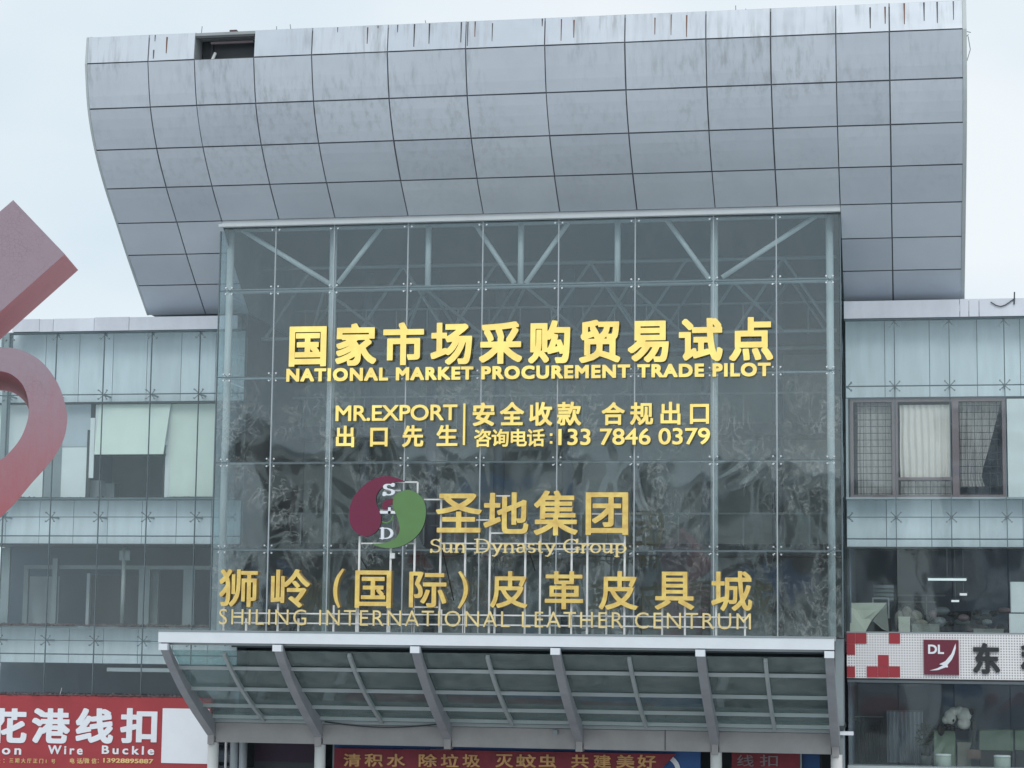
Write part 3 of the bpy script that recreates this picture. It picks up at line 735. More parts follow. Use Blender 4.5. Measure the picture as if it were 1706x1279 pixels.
# ledges under the window bands
bx('ledge', M['wjoint'], leftw, -27.2, LX1, 2.1, 2.64, zi(11.22), zi(11.27))
bx('ledge', M['frame'], leftw, -29.4, LX1, 2.1, 2.64, zi(7.46), zi(7.51))
bx('ledge', M['joint'], rightw, RX0, RX1, 2.1, 2.64, zi(11.20), zi(11.25))
bx('head_trim', M['dframe'], leftw, -29.4, LX1, 2.4, 2.64, zi(14.10), zi(14.14))
bx('head_trim', M['dframe'], leftw, -29.4, LX1, 2.4, 2.64, zi(9.90), zi(9.93))
bx('head_trim', M['dframe'], rightw, RX0, RX1, 2.4, 2.64, zi(9.86), zi(9.90))
bx('head_trim', M['joint'], rightw, RX0, RX1, 2.02, 2.64, 6.19, 6.30)
bx('sill', M['joint'], rightw, RX0, RX1, 1.9, 2.64, 3.78, 3.94)
# helper to make boxes from pixels at a depth
def pbox(name, mat, par, x0, x1, yt, yb, Y, d=.04):
    ax, az = at(x0, yt, Y); bx_, bz = at(x1, yb, Y); cx_, cz = at(x0, yb, Y)
    return bx(name, mat, par, min(ax, cx_), bx_, Y, Y+d, (bz+cz)/2, az)
# upper windows of the left wing
wl_ = pbox('window', M['frame'], leftw, 78, 100, 674, 828, 2.72, .05)
pbox('window_blind', M['blue'], leftw, 100, 152, 673, 744, 2.74); pbox('window_blind', M['pale'], leftw, 99, 147, 745, 828, 2.74)
pbox('window_frame', M['dframe'], leftw, 152, 163, 673, 712, 2.72); pbox('window_frame', M['pale'], leftw, 151, 155, 696, 796, 2.66)
pbox('window_frame', M['header'], leftw, 160, 163, 674, 757, 2.60); pbox('window_frame', M['dframe'], leftw, 146, 149, 716, 828, 2.71)
s_ = MB(); a0 = at(164, 673, 2.5); a1 = at(278, 757, 2.5)
s_.prism([(a0[0], 2.58, a0[1]), (a1[0]+.04, 2.58, a0[1]), (a1[0]-.06, 2.34, a1[1]), (a0[0]-.02, 2.34, a1[1])], (0, .05, 0)); s_.build('open_sash', M['green'], leftw)
pbox('sash_rail', M['dframe'], leftw, 160, 276, 756, 759, 2.42, .03)
pbox('window_frame', M['dframe'], leftw, 275, 279, 673, 828, 2.72); pbox('window_blind', M['green'], leftw, 281, 355, 673, 827, 2.70)
pbox('window_frame', M['header'], leftw, 278, 281, 680, 828, 2.69, .03)
pbox('window_latch', M['white'], leftw, 272, 278, 734, 741, 2.6)
pbox('window_blind', M['pale'], leftw, -60, 70, 672, 828, 2.74)
pbox('room_partition', M['frame'], leftw, 190, 300, 700, 830, 5.5); pbox('room_cabinet', M['joint'], leftw, 150, 167, 800, 829, 3.2, .4)
pbox('room_cabinet', M['frame'], leftw, 165, 190, 805, 829, 3.6, .4)
# middle floor of the left wing: inner glazing frames set back
for x0, x1, yt, yb, Y in ((40, 350, 941, 948, 4.2), (40, 44, 948, 1042, 4.2), (232, 247, 948, 1042, 4.2), (306, 322, 948, 1042, 4.2), (88, 92, 930, 1042, 4.0), (3, 12, 912, 1042, 3.2), (145, 147, 955, 1042, 4.3), (252, 262, 948, 1042, 4.6)):
    pbox('inner_frame', M['frame'] if x1-x0 > 3 else M['joint'], leftw, x0, x1, yt, yb, Y, .12)
cxp = at(207, 930, 3.3)[0]; MB().tube((cxp, 3.3, zi(7.4)), (cxp, 3.3, 9.9), .065, 10).build('inner_pipe', M['purlin'], leftw, True)
pbox('inner_bracket', M['frame'], leftw, 199, 216, 917, 933, 3.25, .1)
pbox('lower_soffit_strip', M['joint'], leftw, 178, 290, 1112, 1119, 2.45, .1)
pbox('inner_door_panel', M['steel2'], leftw, 50, 96, 960, 1042, 4.8); pbox('inner_door_panel', M['dframe'], leftw, 148, 230, 958, 1042, 4.8)
# window of the right wing: frames, curtains, grille
def curtain(par, x0, x1, z0, z1, Y, folds, mat, amp=.05, sweep=0.0, name='curtain'):
    n = folds*8; vs = []; fs = []; rows = 9
    for r in range(rows):
        t = r/(rows-1); z = z1+(z0-z1)*t; xe = x1-(x1-x0)*sweep*max(0, 1-abs(t-.85)/.85)**1.2 if sweep else x1
        for i in range(n+1):
            u = i/n; vs.append((x0+(xe-x0)*u+.006*math.sin(9*u+7*t), Y+amp*math.sin(u*folds*2*math.pi+.6*math.sin(3*t+u*4))*(.55+.45*t), z))
    for r in range(rows-1):
        for i in range(n): a = r*(n+1)+i; fs.append((a, a+n+1, a+n+2, a+1))
    return MB().add(vs, fs).build(name, mat, par, True)
YW = 2.74; wx0, wz1 = at(1416, 664, YW); wx1, wz0 = at(1677, 828, YW)
fr = MB()
for x0, x1, z0, z1 in ((wx0, wx0+.09, wz0, wz1), (wx1-.09, wx1, wz0, wz1), (wx0+.09, wx1-.09, wz1-.10, wz1), (wx0+.09, wx1-.09, wz0, wz0+.07)): fr.box(x0, x1, YW, YW+.09, z0, z1)
for xp, w in ((1491, .17), (1592, .19)):
    xx = at(xp, 740, YW)[0]; fr.box(xx-w/2, xx+w/2, YW+.002, YW+.092, wz0+.07, wz1-.10)
win = fr.build('window', M['brown'], rightw)
c0, c1 = at(1499, 700, 2.9)[0], at(1583, 700, 2.9)[0]
zs1 = at(1540, 674, 2.9)[1]; zs0 = at(1540, 795, 2.9)[1]
curtain(win, c0, c1, zs0, zs1, 2.93, 8, M['curtain'], .045)
bx('window_rail', M['brown'], win, c0-.05, c1+.08, YW+.003, YW+.08, zs0-.09, zs0-.01)
curtain(win, wx0+.2, c0-.25, wz0+.05, wz1-.1, 3.02, 6, M['curtain2'], .05)
curtain(win, c0, c1, wz0+.05, zs0-.1, 3.02, 7, M['curtain2'], .05)
curtain(win, c1+.25, wx1-.12, wz0+.3, wz1-.1, 3.02, 7, M['curtain2'], .05, sweep=.5)
gr = MB()
zz = wz0+.1
while zz < wz1-.1:
    if zz < zs0-.1: gr.box(wx0+.09, wx1-.09, 2.865, 2.875, zz, zz+.018)
    else: gr.box(wx0+.09, c0-.2, 2.865, 2.875, zz, zz+.018); gr.box(c1+.2, wx1-.09, 2.865, 2.875, zz, zz+.018)
    zz += .19
xx = wx0+.15
while xx < wx1-.1: gr.box(xx, xx+.016, 2.845, 2.86, wz0+.07, zs0-.1 if c0-.2 < xx < c1+.2 else wz1-.1); xx += .205
gr.build('security_grille', M['dframe'], win)
pbox('window_blind', M['pale'], rightw, 1680, 1800, 664, 828, 2.72)
pbox('skin_gasket', M['joint'], rightw, 1410, 1414, 664, 828, 2.66)
bx('partition', M['room'], rightw, RX0+.2, RX1-.2, 6.5, 6.6, 3.9, 6.3)
# lower hall entrance behind the canopy
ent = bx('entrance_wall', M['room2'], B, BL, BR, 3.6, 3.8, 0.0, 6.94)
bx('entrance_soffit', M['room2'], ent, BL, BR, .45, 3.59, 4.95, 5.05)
for x in (-18.1, -12.3, -8.4, -4.2):
    bx('door_frame', M['frame'], ent, x, x+.16, 3.45, 3.59, 0, 4.9)
bx('transom', M['frame'], ent, BL+.1, BR-.1, 3.5, 3.59, 3.3, 3.42)
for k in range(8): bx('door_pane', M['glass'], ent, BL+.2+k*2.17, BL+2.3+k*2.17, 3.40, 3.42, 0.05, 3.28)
bx('end_wall', M['wpanel'], B, XR-.4, XR-.2, 3.0, 13.9, 16.5, 16.8)
# lower walls under the wings (below the picture)
bx('ground_floor_wall', M['wpanel'], B, -29.5, BL-.02, 2.0, 2.4, 0, 3.2); bx('ground_floor_wall', M['wpanel'], B, BR+.02, RX1, 2.05, 2.4, 0, 3.75)
bx('rear_block', M['shell'], B, -29.5, RX1, 9.21, 13.9, 0, 16.3)
bx('building_pier', M['frame'], B, BR-.22, BR-.01, .6, 1.9, 0.0, 7.36)
# ------------------------------------------------------------------ canopy
C = thing('entrance_canopy', (-10.5, -1.5, 4.3), 'glass entrance canopy with curved grey ribs, white fascia and round columns', 'canopy')
RIB = [(-3.98, 7.06), (-3.55, 6.72), (-3.0, 6.38), (-2.45, 6.07), (-1.9, 5.80), (-1.15, 5.46), (-.4, 5.16), (.1, 4.98), (.45, 4.87)]
RD = [.16, .18, .21, .25, .29, .34, .40, .46, .50]
ribx = [-19.20, -16.10, -12.43, -8.78, -5.10, -1.90]
def rib_at(y):
    for a, b in zip(RIB[:-1], RIB[1:]):
        if a[0] <= y <= b[0]: t = (y-a[0])/(b[0]-a[0]); return a[1]+(b[1]-a[1])*t
    return RIB[-1][1]
for x in ribx:
    r_ = MB().strip_sweep(RIB, x-.11, x+.11, RD).build('rib', M['rib'], C)
    bx('rib_cap', M['fascia'], r_, x-.12, x+.12, -4.14, -3.97, 6.86, 7.03)
bx('fascia', M['fascia'], C, -19.34, -1.78, -4.12, -3.9, 7.06, 7.34)
bx('fascia_lip', M['frame'], C, -19.36, -1.76, -4.14, -3.7, 7.345, 7.385)
bx('eave_beam', M['purlin'], C, -19.3, -1.82, -3.89, -3.72, 7.0, 7.3)
py = [-3.72, -3.1, -2.05, -1.0, -.15, .35]
for y in py[1:5]:
    z = rib_at(y)
    for a, b in zip(ribx[:-1], ribx[1:]): bx('purlin', M['purlin'], C, a+.112, b-.112, y-.05, y+.05, z-.09, z+.005)
for a, b in zip(ribx[:-1], ribx[1:]):
    mid = (a+b)/2
    MB().strip_sweep([(y, rib_at(y)-.004) for y in np.linspace(-3.7, .0, 9)], mid-.045, mid+.045, [.11]*9).build('glazing_bar', M['purlin'], C)
    for k in range(5):
        y0, y1 = py[k]+.03, py[k+1]-.03
        for u, v in ((a+.11, mid-.0), (mid, b-.11)):
            z0, z1 = rib_at(y0)+.02, rib_at(y1)+.02
            m = MB(); m.add([(u, y0, z0), (v-.01, y0, z0), (v-.01, y1, z1), (u, y1, z1), (u, y0, z0+.02), (v-.01, y0, z0+.02), (v-.01, y1, z1+.02), (u, y1, z1+.02)],
                            [(0,3,2,1),(4,5,6,7),(0,1,5,4),(1,2,6,5),(2,3,7,6),(3,0,4,7)])
            m.build('canopy_pane', M['cglass'], C)
for a, b in zip(ribx[:-1], ribx[1:]):
    bm_ = bx('back_beam', M['beam'], C, a+.112, b-.112, .12, .42, 4.31, 4.85)
    bx('beam_flashing', M['purlin'], bm_, a+.112, b-.112, .0, .12, 4.87, 4.96)
for k, x in enumerate(ribx):
    bx('beam_bracket', M['beam'], C, x-.09, x+.09, .02, .45, 4.25, 4.84)
    if k in (0, 1, 4, 5): MB().tube((x+.02, .22, 0), (x+.02, .22, 4.3), .155, 18).build('column', M['column'], C, True)
bx('beam_joint', M['dframe'], C, at(1108, 1230, .1)[0]-.01, at(1108, 1230, .1)[0]+.01, .105, .12, 4.33, 4.9)
bx('rain_spout', M['frame'], C, at(926, 1220, .1)[0]-.06, at(926, 1220, .1)[0]+.06, .0, .11, 4.70, 4.82)
m = MB()
prev = None
for k in range(13):
    u = k/12; x = -15.9+3.3*u; z = 4.93-.12*math.sin(u*math.pi)
    if prev: m.tube((prev[0], -.02, prev[1]), (x, -.02, z), .02, 5)
    prev = (x, z)
m.build('sagging_cable', M['dframe'], C)
MB().tube((at(376, 1260, 1)[0], 1.0, 0), (at(376, 1260, 1)[0], 1.0, 4.4), .035, 8).build('drain_pipe', M['column'], C)
for xp in (390, 405): MB().tube((at(xp, 1260, 2.0)[0], 2.0, 0), (at(xp, 1260, 2.0)[0], 2.0, 4.9), .12, 12).build('inner_column', M['joint'], C, True)
bx('inner_column', M['frame'], C, at(540+14, 1260, 1.5)[0], at(540+22, 1260, 1.5)[0], 1.5, 1.7, 0, 4.9)
# security lamp beside the canopy
L = thing('arm_lamp', (-1.6, .9, 0), 'short white bar lamp on a pipe stand right of the canopy end', 'lamp')
lx0, lz = at(1395, 1221, .6); bx('lamp_bar', M['white'], L, lx0, lx0+.43, .5, .62, lz-.05, lz+.05)
MB().tube((at(1403, 1250, .6)[0], .7, 0), (at(1403, 1250, .6)[0], .7, lz-.05), .05, 8).build('lamp_pole', M['joint'], L)
# ------------------------------------------------------------------ leaf litter on ledges
def litter(name, label, x0, x1, y0, y1, zf, n, s=(.03, .08), cat='litter'):
    vs = []; fs = []
    for k in range(n):
        x = random.uniform(x0, x1); y = random.uniform(y0, y1); r = random.uniform(*s); h = r*random.uniform(.3, 1.1)
        z = zf; b = len(vs); a = random.uniform(0, 6.28)
        for q in range(3): vs.append((x+r*math.cos(a+q*2.1), y+r*math.sin(a+q*2.1), z+random.uniform(0, .02)))
        vs.append((x, y, z+h)); fs += [(b, b+1, b+3), (b+1, b+2, b+3), (b+2, b, b+3)]
    return tag(MB().add(vs, fs).build(name, M['litter']), label, cat, kind='stuff')
litter('leaf_litter', 'dry leaves and dust lying on the ledge under the middle left windows', -29, -19.5, 2.03, 2.3, zi(7.51), 1200, (.04, .10))
litter('leaf_litter', 'dead leaves piled along the top edge of the red shop sign', -29, -19.8, 1.56, 1.9, at(352, 1163, 1.55)[1], 1300, (.04, .10))
litter('leaf_litter', 'scraps on the sill under the upper left windows', -26.4, -19.6, 2.1, 2.4, zi(11.27), 250, (.02, .05))
# ------------------------------------------------------------------ signs on the glass
YS = -.16
def row_world(x0, y0t, y0b, x1, y1t, y1b, Y):
    a, b = at(x0, y0t, Y), at(x0, y0b, Y); c, d = at(x1, y1t, Y), at(x1, y1b, Y)
    return (a[0]+b[0])/2, (c[0]+d[0])/2, (b[1]+d[1])/2, (a[1]+c[1])/2
S1 = thing('headline_sign', (-10.8, YS, 15.0), 'large bright yellow Chinese headline letters high on the glass front', 'sign')
a = row_world(480, 538, 606, 1287, 528, 597, YS)
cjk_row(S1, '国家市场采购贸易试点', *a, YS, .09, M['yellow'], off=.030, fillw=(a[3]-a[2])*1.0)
S2 = thing('subtitle_sign', (-10.8, YS, 14.5), 'bold yellow English line reading NATIONAL MARKET PROCUREMENT TRADE PILOT', 'sign')
a = row_world(477, 613, 634, 1284, 605, 628, YS)
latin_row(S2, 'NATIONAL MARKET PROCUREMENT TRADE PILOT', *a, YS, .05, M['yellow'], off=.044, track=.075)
S3 = thing('service_sign', (-10.8, YS, 12.6), 'smaller yellow sign with MR.EXPORT left of a divider bar and a phone number', 'sign')
a = row_world(559, 675, 701, 762, 674, 700, YS); latin_row(S3, 'MR.EXPORT', *a, YS, .04, M['yellow'], off=.016, track=-.02)
a = row_world(558, 708, 743, 762, 707, 742, YS); cjk_row(S3, '出口先生', *a, YS, .04, M['yellow'], off=.026)
x0, z1 = at(772, 672, YS); x1, z0 = at(776, 741, YS); bx('divider_bar', M['yellow'], S3, x0, x0+.055, YS, YS+.04, z0, z1)
a = row_world(787, 670, 708, 967, 668, 706, YS); cjk_row(S3, '安全收款', *a, YS, .04, M['yellow'], off=.026)
a = row_world(1003, 669, 706, 1184, 668, 705, YS); cjk_row(S3, '合规出口', *a, YS, .04, M['yellow'], off=.026)
a = row_world(790, 714, 743, 907, 713, 742, YS); cjk_row(S3, '咨询电话', *a, YS, .04, M['yellow'], off=.022)
for zf in (.2, .68):
    xx, zz = at(918, 742-27*zf, YS); bx('colon_dot', M['yellow'], S3, xx-.035, xx+.035, YS, YS+.04, zz-.035, zz+.035)
a = row_world(930, 714, 741, 1183, 713, 740, YS); latin_row(S3, '133 7846 0379', *a, YS, .04, M['yellow'], off=.014, track=-.01)
# ------------------------------------------------------------------ gold letters standing on the canopy
YG = -3.95
S4 = thing('gold_name_sign', (-10.8, YG, 7.36), 'row of thick gold Chinese letters in a line standing on the canopy', 'sign')
for ch, x0, x1, yt, yb in (('狮', 366, 428, 948, 1011), ('岭', 452, 515, 948, 1012), ('国', 592, 651, 950, 1013), ('际', 682, 743, 952, 1012),
                           ('皮', 817, 878, 951, 1013), ('革', 908, 971, 951, 1015), ('皮', 998, 1062, 951, 1016), ('具', 1091, 1156, 952, 1016), ('城', 1185, 1253, 951, 1018)):
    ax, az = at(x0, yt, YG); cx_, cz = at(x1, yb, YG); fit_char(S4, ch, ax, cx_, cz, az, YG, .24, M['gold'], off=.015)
for (pts, nm) in (([(572, 948), (562, 962), (558, 980), (559, 998), (565, 1012)], 'bracket'), ([(765, 952), (774, 966), (777, 984), (772, 1000), (764, 1013)], 'bracket')):
    q = np.array([at(x, y, YG) for x, y in pts]); tt = np.linspace(0, len(q)-1, 17); q = np.stack([np.interp(tt, range(len(q)), q[:, k]) for k in (0, 1)], 1)
    for _ in range(3): q[1:-1] = (q[:-2]+2*q[1:-1]+q[2:])/4
    dq = np.gradient(q, axis=0); nq = np.stack([-dq[:, 1], dq[:, 0]], 1)/np.hypot(*dq.T)[:, None]; wq = (0.03+0.025*np.sin(np.linspace(0, math.pi, 17)))[:, None]
    extrude_loops(nm, [np.vstack([q+nq*wq, (q-nq*wq)[::-1]])], lambda x, y: (x, y), YG, .22, M['gold'], S4)
S5 = thing('thin_name_sign', (-10.8, YG, 7.36), 'thin gold English line reading SHILING INTERNATIONAL LEATHER CENTRUM on the canopy edge', 'sign')
a = row_world(365, 1016, 1040, 1251, 1020, 1048, YG); zc = (a[2]+a[3])/2
latin_row(S5, 'SHILING INTERNATIONAL LEATHER CENTRUM', *a, YG, .05, M['goldthin'], off=-.004, track=.09)
S6 = thing('group_name_sign', (-10.5, YG, 10.0), 'four large gold Chinese letters beside the round emblem', 'sign')
for ch, x0, x1, yt, yb in (('圣', 727, 802, 822, 887), ('地', 806, 880, 820, 889), ('集', 890, 962, 817, 892), ('团', 976, 1046, 820, 891)):
    ax, az = at(x0, yt, YG); cx_, cz = at(x1, yb, YG); fit_char(S6, ch, ax, cx_, cz, az, YG, .22, M['gold'], off=.017)
def arc(cx, cy, rx, ry, a0, a1, n=10):
    return [(cx+rx*math.cos(math.radians(a0+(a1-a0)*k/n)), cy+ry*math.sin(math.radians(a0+(a1-a0)*k/n))) for k in range(n+1)]
def vser(x, y, w=.09): return [(x-w, y), (x+w, y)]
SER = {
 'S': (.52, [arc(.25, .53, .17, .155, 40, 235, 14)+arc(.25, .18, .19, .175, 70, -140, 14), [(.42, .60), (.43, .70)], [(.07, .14), (.06, 0)]]),
 'D': (.74, [[(.14, 0), (.14, .70)], [(.02, .70), (.32, .70)]+arc(.32, .35, .32, .35, 90, -90, 16)+[(.02, 0)]]),
 'G': (.74, [arc(.36, .35, .31, .36, 45, 325, 20), [(.59, .52), (.60, .70)], [(.61, .02), (.61, .28)], vser(.61, .28)]),
 'u': (.54, [[(.10, .45), (.10, .14)]+arc(.22, .14, .12, .14, 180, 300, 8)+[(.38, .12)], [(.40, .45), (.40, 0)], [(.02, .45), (.10, .45)], [(.32, .45), (.40, .45)], [(.40, 0), (.48, 0)]]),
 'n': (.56, [[(.10, .45), (.10, 0)], [(.12, .33)]+arc(.27, .31, .14, .14, 130, 0, 8)+[(.41, 0)], vser(.10, 0, .08), vser(.41, 0, .08), [(.02, .45), (.10, .45)]]),
 'y': (.50, [[(.08, .45), (.25, .03)], [(.44, .45), (.22, -.12), (.14, -.2), (.06, -.18)], vser(.08, .45, .07), vser(.43, .45, .06)]),
 'a': (.47, [arc(.21, .33, .13, .12, 160, 0, 8)+[(.34, .06), (.42, .0)], arc(.18, .13, .12, .13, 60, 300, 10)+[(.34, .10)], [(.20, .26), (.34, .28)]]),
 's': (.40, [arc(.19, .34, .12, .11, 40, 235, 10)+arc(.20, .115, .13, .115, 75, -145, 10)]),
 't': (.34, [[(.14, .58), (.14, .12)]+arc(.22, .10, .08, .10, 180, 300, 6), [(.03, .45), (.28, .45)]]),
 'r': (.40, [[(.10, .45), (.10, 0)], [(.12, .32), (.20, .42), (.30, .45), (.34, .40)], vser(.10, 0, .08), [(.02, .45), (.10, .45)]]),
 'o': (.50, [arc(.24, .225, .19, .225, 0, 360, 22)]),
 'p': (.56, [[(.10, .45), (.10, -.2)], arc(.26, .225, .19, .225, 150, -150, 18), vser(.10, -.2, .08), [(.02, .45), (.10, .45)]]),
}
def serif_row(parent, text, xL, xR, zB, zT, Y, depth, mat, thin=.035, thick=.085):
    tot = sum(SER[c][0] if c != ' ' else .30 for c in text); k = (xR-xL)/tot; pos = xL; kz = (zT-zB)/.70
    for ch in text:
        if ch == ' ': pos += .30*k; continue
        lp = stroke_glyph(SER[ch][1], thin, thick)
        extrude_loops('letter', lp, lambda x, y, p=pos: (p+x*k, zB+y*kz), Y, depth, mat, parent); pos += SER[ch][0]*k
S7 = thing('group_english_sign', (-10.5, YG, 9.8), 'small gold serif lettering reading Sun Dynasty Group', 'sign')
a = row_world(716, 898, 920, 1046, 899, 920, YG); serif_row(S7, 'Sun Dynasty Group', *a, YG, .05, M['goldthin'], .05, .10)
# emblem
S8 = thing('round_emblem', (-13.8, YG, 9.9), 'round emblem of a maroon and a green comma shape with white S and D', 'emblem')
def px3(pts): return [at(540+x/4.57, 780+y/4.57, YG) for x, y in pts]
def smooth_closed(p, n=4):
    p = np.array(p); out = []; k = len(p)
    for i in range(k):
        a, b, c, d = p[i-1], p[i], p[(i+1) % k], p[(i+2) % k]
        for t in np.arange(n)/n: out.append(0.5*((2*b)+(-a+c)*t+(2*a-5*b+4*c-d)*t*t+(-a+3*b-3*c+d)*t**3))
    return np.array(out)
mar = [(612, 100), (560, 76), (500, 60), (440, 62), (385, 80), (325, 112), (272, 162), (228, 217), (203, 280), (192, 350), (200, 420), (228, 472), (270, 505), (315, 520), (362, 508), (405, 475), (430, 430), (435, 375), (420, 320), (400, 270), (397, 222), (415, 178), (450, 142), (500, 116), (555, 103)]
grn = [(548, 198), (600, 172), (650, 165), (702, 185), (748, 225), (772, 282), (776, 350), (760, 430), (720, 500), (660, 555), (590, 592), (510, 608), (430, 600), (368, 574), (430, 572), (490, 560), (540, 535), (568, 500), (578, 455), (562, 385), (540, 330), (526, 280), (528, 235)]
for pts, mt, dy in ((mar, 'maroon', 0), (grn, 'egreen', .004)):
    extrude_loops('comma_shape', [smooth_closed(px3(pts))], lambda x, y: (x, y), YG-.03+dy, .10, M[mt], S8)
extrude_loops('comma_shape', [smooth_closed(px3([(445, 305), (448, 262), (478, 240), (524, 232), (522, 272), (490, 284), (470, 312)]), 3)], lambda x, y: (x, y), YG, .05, M['maroon'], S8)
m = MB(); q = px3([(440, 408), (480, 418), (515, 395), (525, 360)])
for p0, p1 in zip(q[:-1], q[1:]): m.tube((p0[0], YG, p0[1]), (p1[0], YG, p1[1]), .022, 6)
m.build('emblem_curl', M['egreen'], S8)
for ch, (x0, y0, x1, y1) in (('S', (448, 112, 540, 212)), ('D', (425, 448, 528, 542))):
    (ax, az), (cx_, cz) = px3([(x0, y0), (x1, y1)]); lp = stroke_glyph(SER[ch][1], .06, .15)
    aa = np.concatenate(lp); lo, hi = aa.min(0), aa.max(0)
    extrude_loops('letter', lp, lambda x, y: (ax+(x-lo[0])/(hi[0]-lo[0])*(cx_-ax), cz+(y-lo[1])/(hi[1]-lo[1])*(az-cz)), YG-.04, .06, M['white'], S8)
for (x0, y0, x1, y1) in ((425, 325, 545, 345), (488, 298, 508, 345)):
    (ax, az), (cx_, cz) = px3([(x0, y0), (x1, y1)]); bx('emblem_bar', M['white'], S8, ax, cx_, YG-.02, YG+.03, cz, az)
# the posts and rails that carry them
S9 = thing('sign_frame', (-10.5, -3.8, 7.35), 'thin white post and rail frame behind the gold letters on the canopy', 'sign frame')
YP = -3.79
for xp, yt in ((599, 893), (651, 905), (691, 893), (735, 833), (776, 842), (817, 832), (876, 835), (901, 838), (953, 835), (979, 838), (1041, 845),
               (373, 1010), (410, 1030), (463, 1005), (497, 1030), (556, 1008), (594, 1008), (646, 1010), (688, 1015), (735, 1015), (772, 1010), (824, 1012), (916, 1010), (1010, 1010), (1103, 1010), (1141, 1010), (1193, 1008), (1241, 1010)):
    x, z = at(xp, yt, YP); bx('frame_post', M['post'], S9, x-.024, x+.024, YP, YP+.05, 7.385, z)
for x0, x1, y in ((390, 1245, 1021), (390, 1245, 1037), (735, 1041, 905), (735, 1041, 914), (602, 690, 905), (752, 832, 866), (706, 742, 832), (652, 696, 803), (818, 879, 888), (640, 668, 817), (818, 850, 826), (985, 1040, 856), (605, 655, 850), (684, 730, 1011)):
    x, z = at(x0, y, YP); x2, _ = at(x1, y, YP); bx('frame_rail', M['post'], S9, x, x2, YP-.02, YP-.002, z-.018, z+.018)
x, z = at(696, 803, YP); bx('frame_post', M['post'], S9, x-.02, x+.02, YP-.02, YP+.02, at(696, 822, YP)[1], z)
for x0, y0, x1, y1 in ((600, 925, 606, 945), (688, 925, 706, 1015), (737, 910, 752, 1000), (876, 895, 888, 950)):
    m = MB(); p0, p1 = at(x0, y0, -3.6), at(x1, y1, -3.6); m.tube((p0[0], -3.7, p0[1]), (p1[0], -3.3, p1[1]), .016, 5); m.build('stay_cable', M['wire'], S9)
x, z = at(653, 925, YP); bx('junction_box', M['post'], S9, x-.04, x+.08, YP-.05, YP+.02, z-.08, z+.06)
# ------------------------------------------------------------------ red shop sign, left
YR = 1.55
R = thing('red_shop_sign', (-23, YR, 3.3), 'red shop sign with large white Chinese letters and a blank white square at its right', 'sign')
rx1, rz1 = at(352, 1163, YR)
bx('sign_board', M['redsign'], R, -28.5, rx1, YR, YR+.3, 3.0, rz1)
def p8(x, y, Y=YR-.03): return at(x/4.739, 1140+y/4.739, Y)
for ch, x0, x1 in (('花', -82, 205), ('港', 258, 545), ('线', 603, 888), ('扣', 955, 1235)):
    (ax, az), (cx_, cz) = p8(x0, 186), p8(x1, 468); fit_char(R, ch, ax, cx_, cz, az, YR-.03, .04, M['white'], off=.034)
for txt, x0, x1, y0, y1 in (('ron', -55, 165, 478, 555), ('Wire', 380, 650, 480, 555), ('Buckle', 805, 1215, 482, 557)):
    (ax, az), (cx_, cz) = p8(x0, y0), p8(x1, y1); latin_row(R, txt, ax, cx_, cz, az, YR-.03, .03, M['white'], off=.022, track=.22)
for txt, x0, x1 in (('址', -40, 14), ('三期大厅正门1号', 72, 435), ('电话', 548, 645), ('/', 648, 662), ('微信', 665, 760)):
    (ax, az), (cx_, cz) = p8(x0, 580), p8(x1, 624)
    if txt == '/': latin_row(R, txt, ax, cx_, cz, az, YR-.02, .02, M['amber'], off=.01)
    else: cjk_row(R, txt, ax, cx_, cz, az, YR-.02, .02, M['amber'], off=.012)
for xx in (30, 774):
    for yy in (592, 614): (ax, az) = p8(xx, yy); bx('colon_dot', M['amber'], R, ax-.012, ax+.012, YR-.02, YR-.001, az-.012, az+.012)
(ax, az), (cx_, cz) = p8(815, 582), p8(1208, 625); latin_row(R, '13928895887', ax, cx_, cz, az, YR-.02, .02, M['amber'], off=.024)
(ax, az), (cx_, cz) = p8(1284, 188), p8(1640, 628); bx('white_square', M['white'], R, ax, cx_, YR-.02, YR-.001, cz, az)
# ------------------------------------------------------------------ white and red shop sign, right
YD = 1.7
Dg = thing('logo_shop_sign', (1.2, YD, 6.3), 'long white perforated shop sign with red stepped squares and a maroon DL logo', 'sign')
def p6(x, y, Y=YD): return at(1280+x/3.052, 860+y/3.052, Y)
dx0, dz1 = p6(384, 590); dx1 = RX1; dz0 = p6(600, 824)[1]; 
bx('sign_board', M['wmesh'], Dg, RX0, dx1, YD, YD+.26, dz0, dz1-.01)
bx('sign_edge', M['black'], Dg, RX0, dx1, YD-.015, YD+.27, dz0-.05, dz0-.002); bx('sign_edge', M['frame'], Dg, RX0, dx1, YD-.01, YD+.27, dz1-.008, dz1+.03)
cols = [384, 442, 500, 557, 613, 671]; rows = [592, 648, 704, 762, 819]
for r, cs in ((0, (0, 1, 4)), (1, (0,)), (2, (3,)), (3, (0, 2, 3, 4))):
    for c in cs:
        (ax, az), (cx_, cz) = p6(cols[c], rows[r]), p6(cols[c+1], rows[r+1]); bx('red_tile', M['redtile'], Dg, max(ax, RX0)+.002, cx_-.002, YD-.02, YD-.001, cz+.002, az-.002)
(ax, az), (cx_, cz) = p6(790, 627), p6(970, 806); lg = bx('logo_board', M['darkmar'], Dg, ax, cx_, YD-.07, YD-.002, cz, az)
(ax, az), (cx_, cz) = p6(812, 652), p6(893, 700); latin_row(lg, 'DL', ax, cx_, cz, az, YD-.09, .018, M['white'], off=.03)
wg = [p6(x, y) for x, y in [(952, 646), (930, 700), (900, 736), (868, 752), (888, 757), (860, 772), (820, 784), (862, 782), (900, 768), (914, 768), (911, 755), (932, 730), (946, 700), (953, 670)]]
extrude_loops('logo_wing', [np.array(wg)], lambda x, y: (x, y), YD-.09, .018, M['white'], lg)
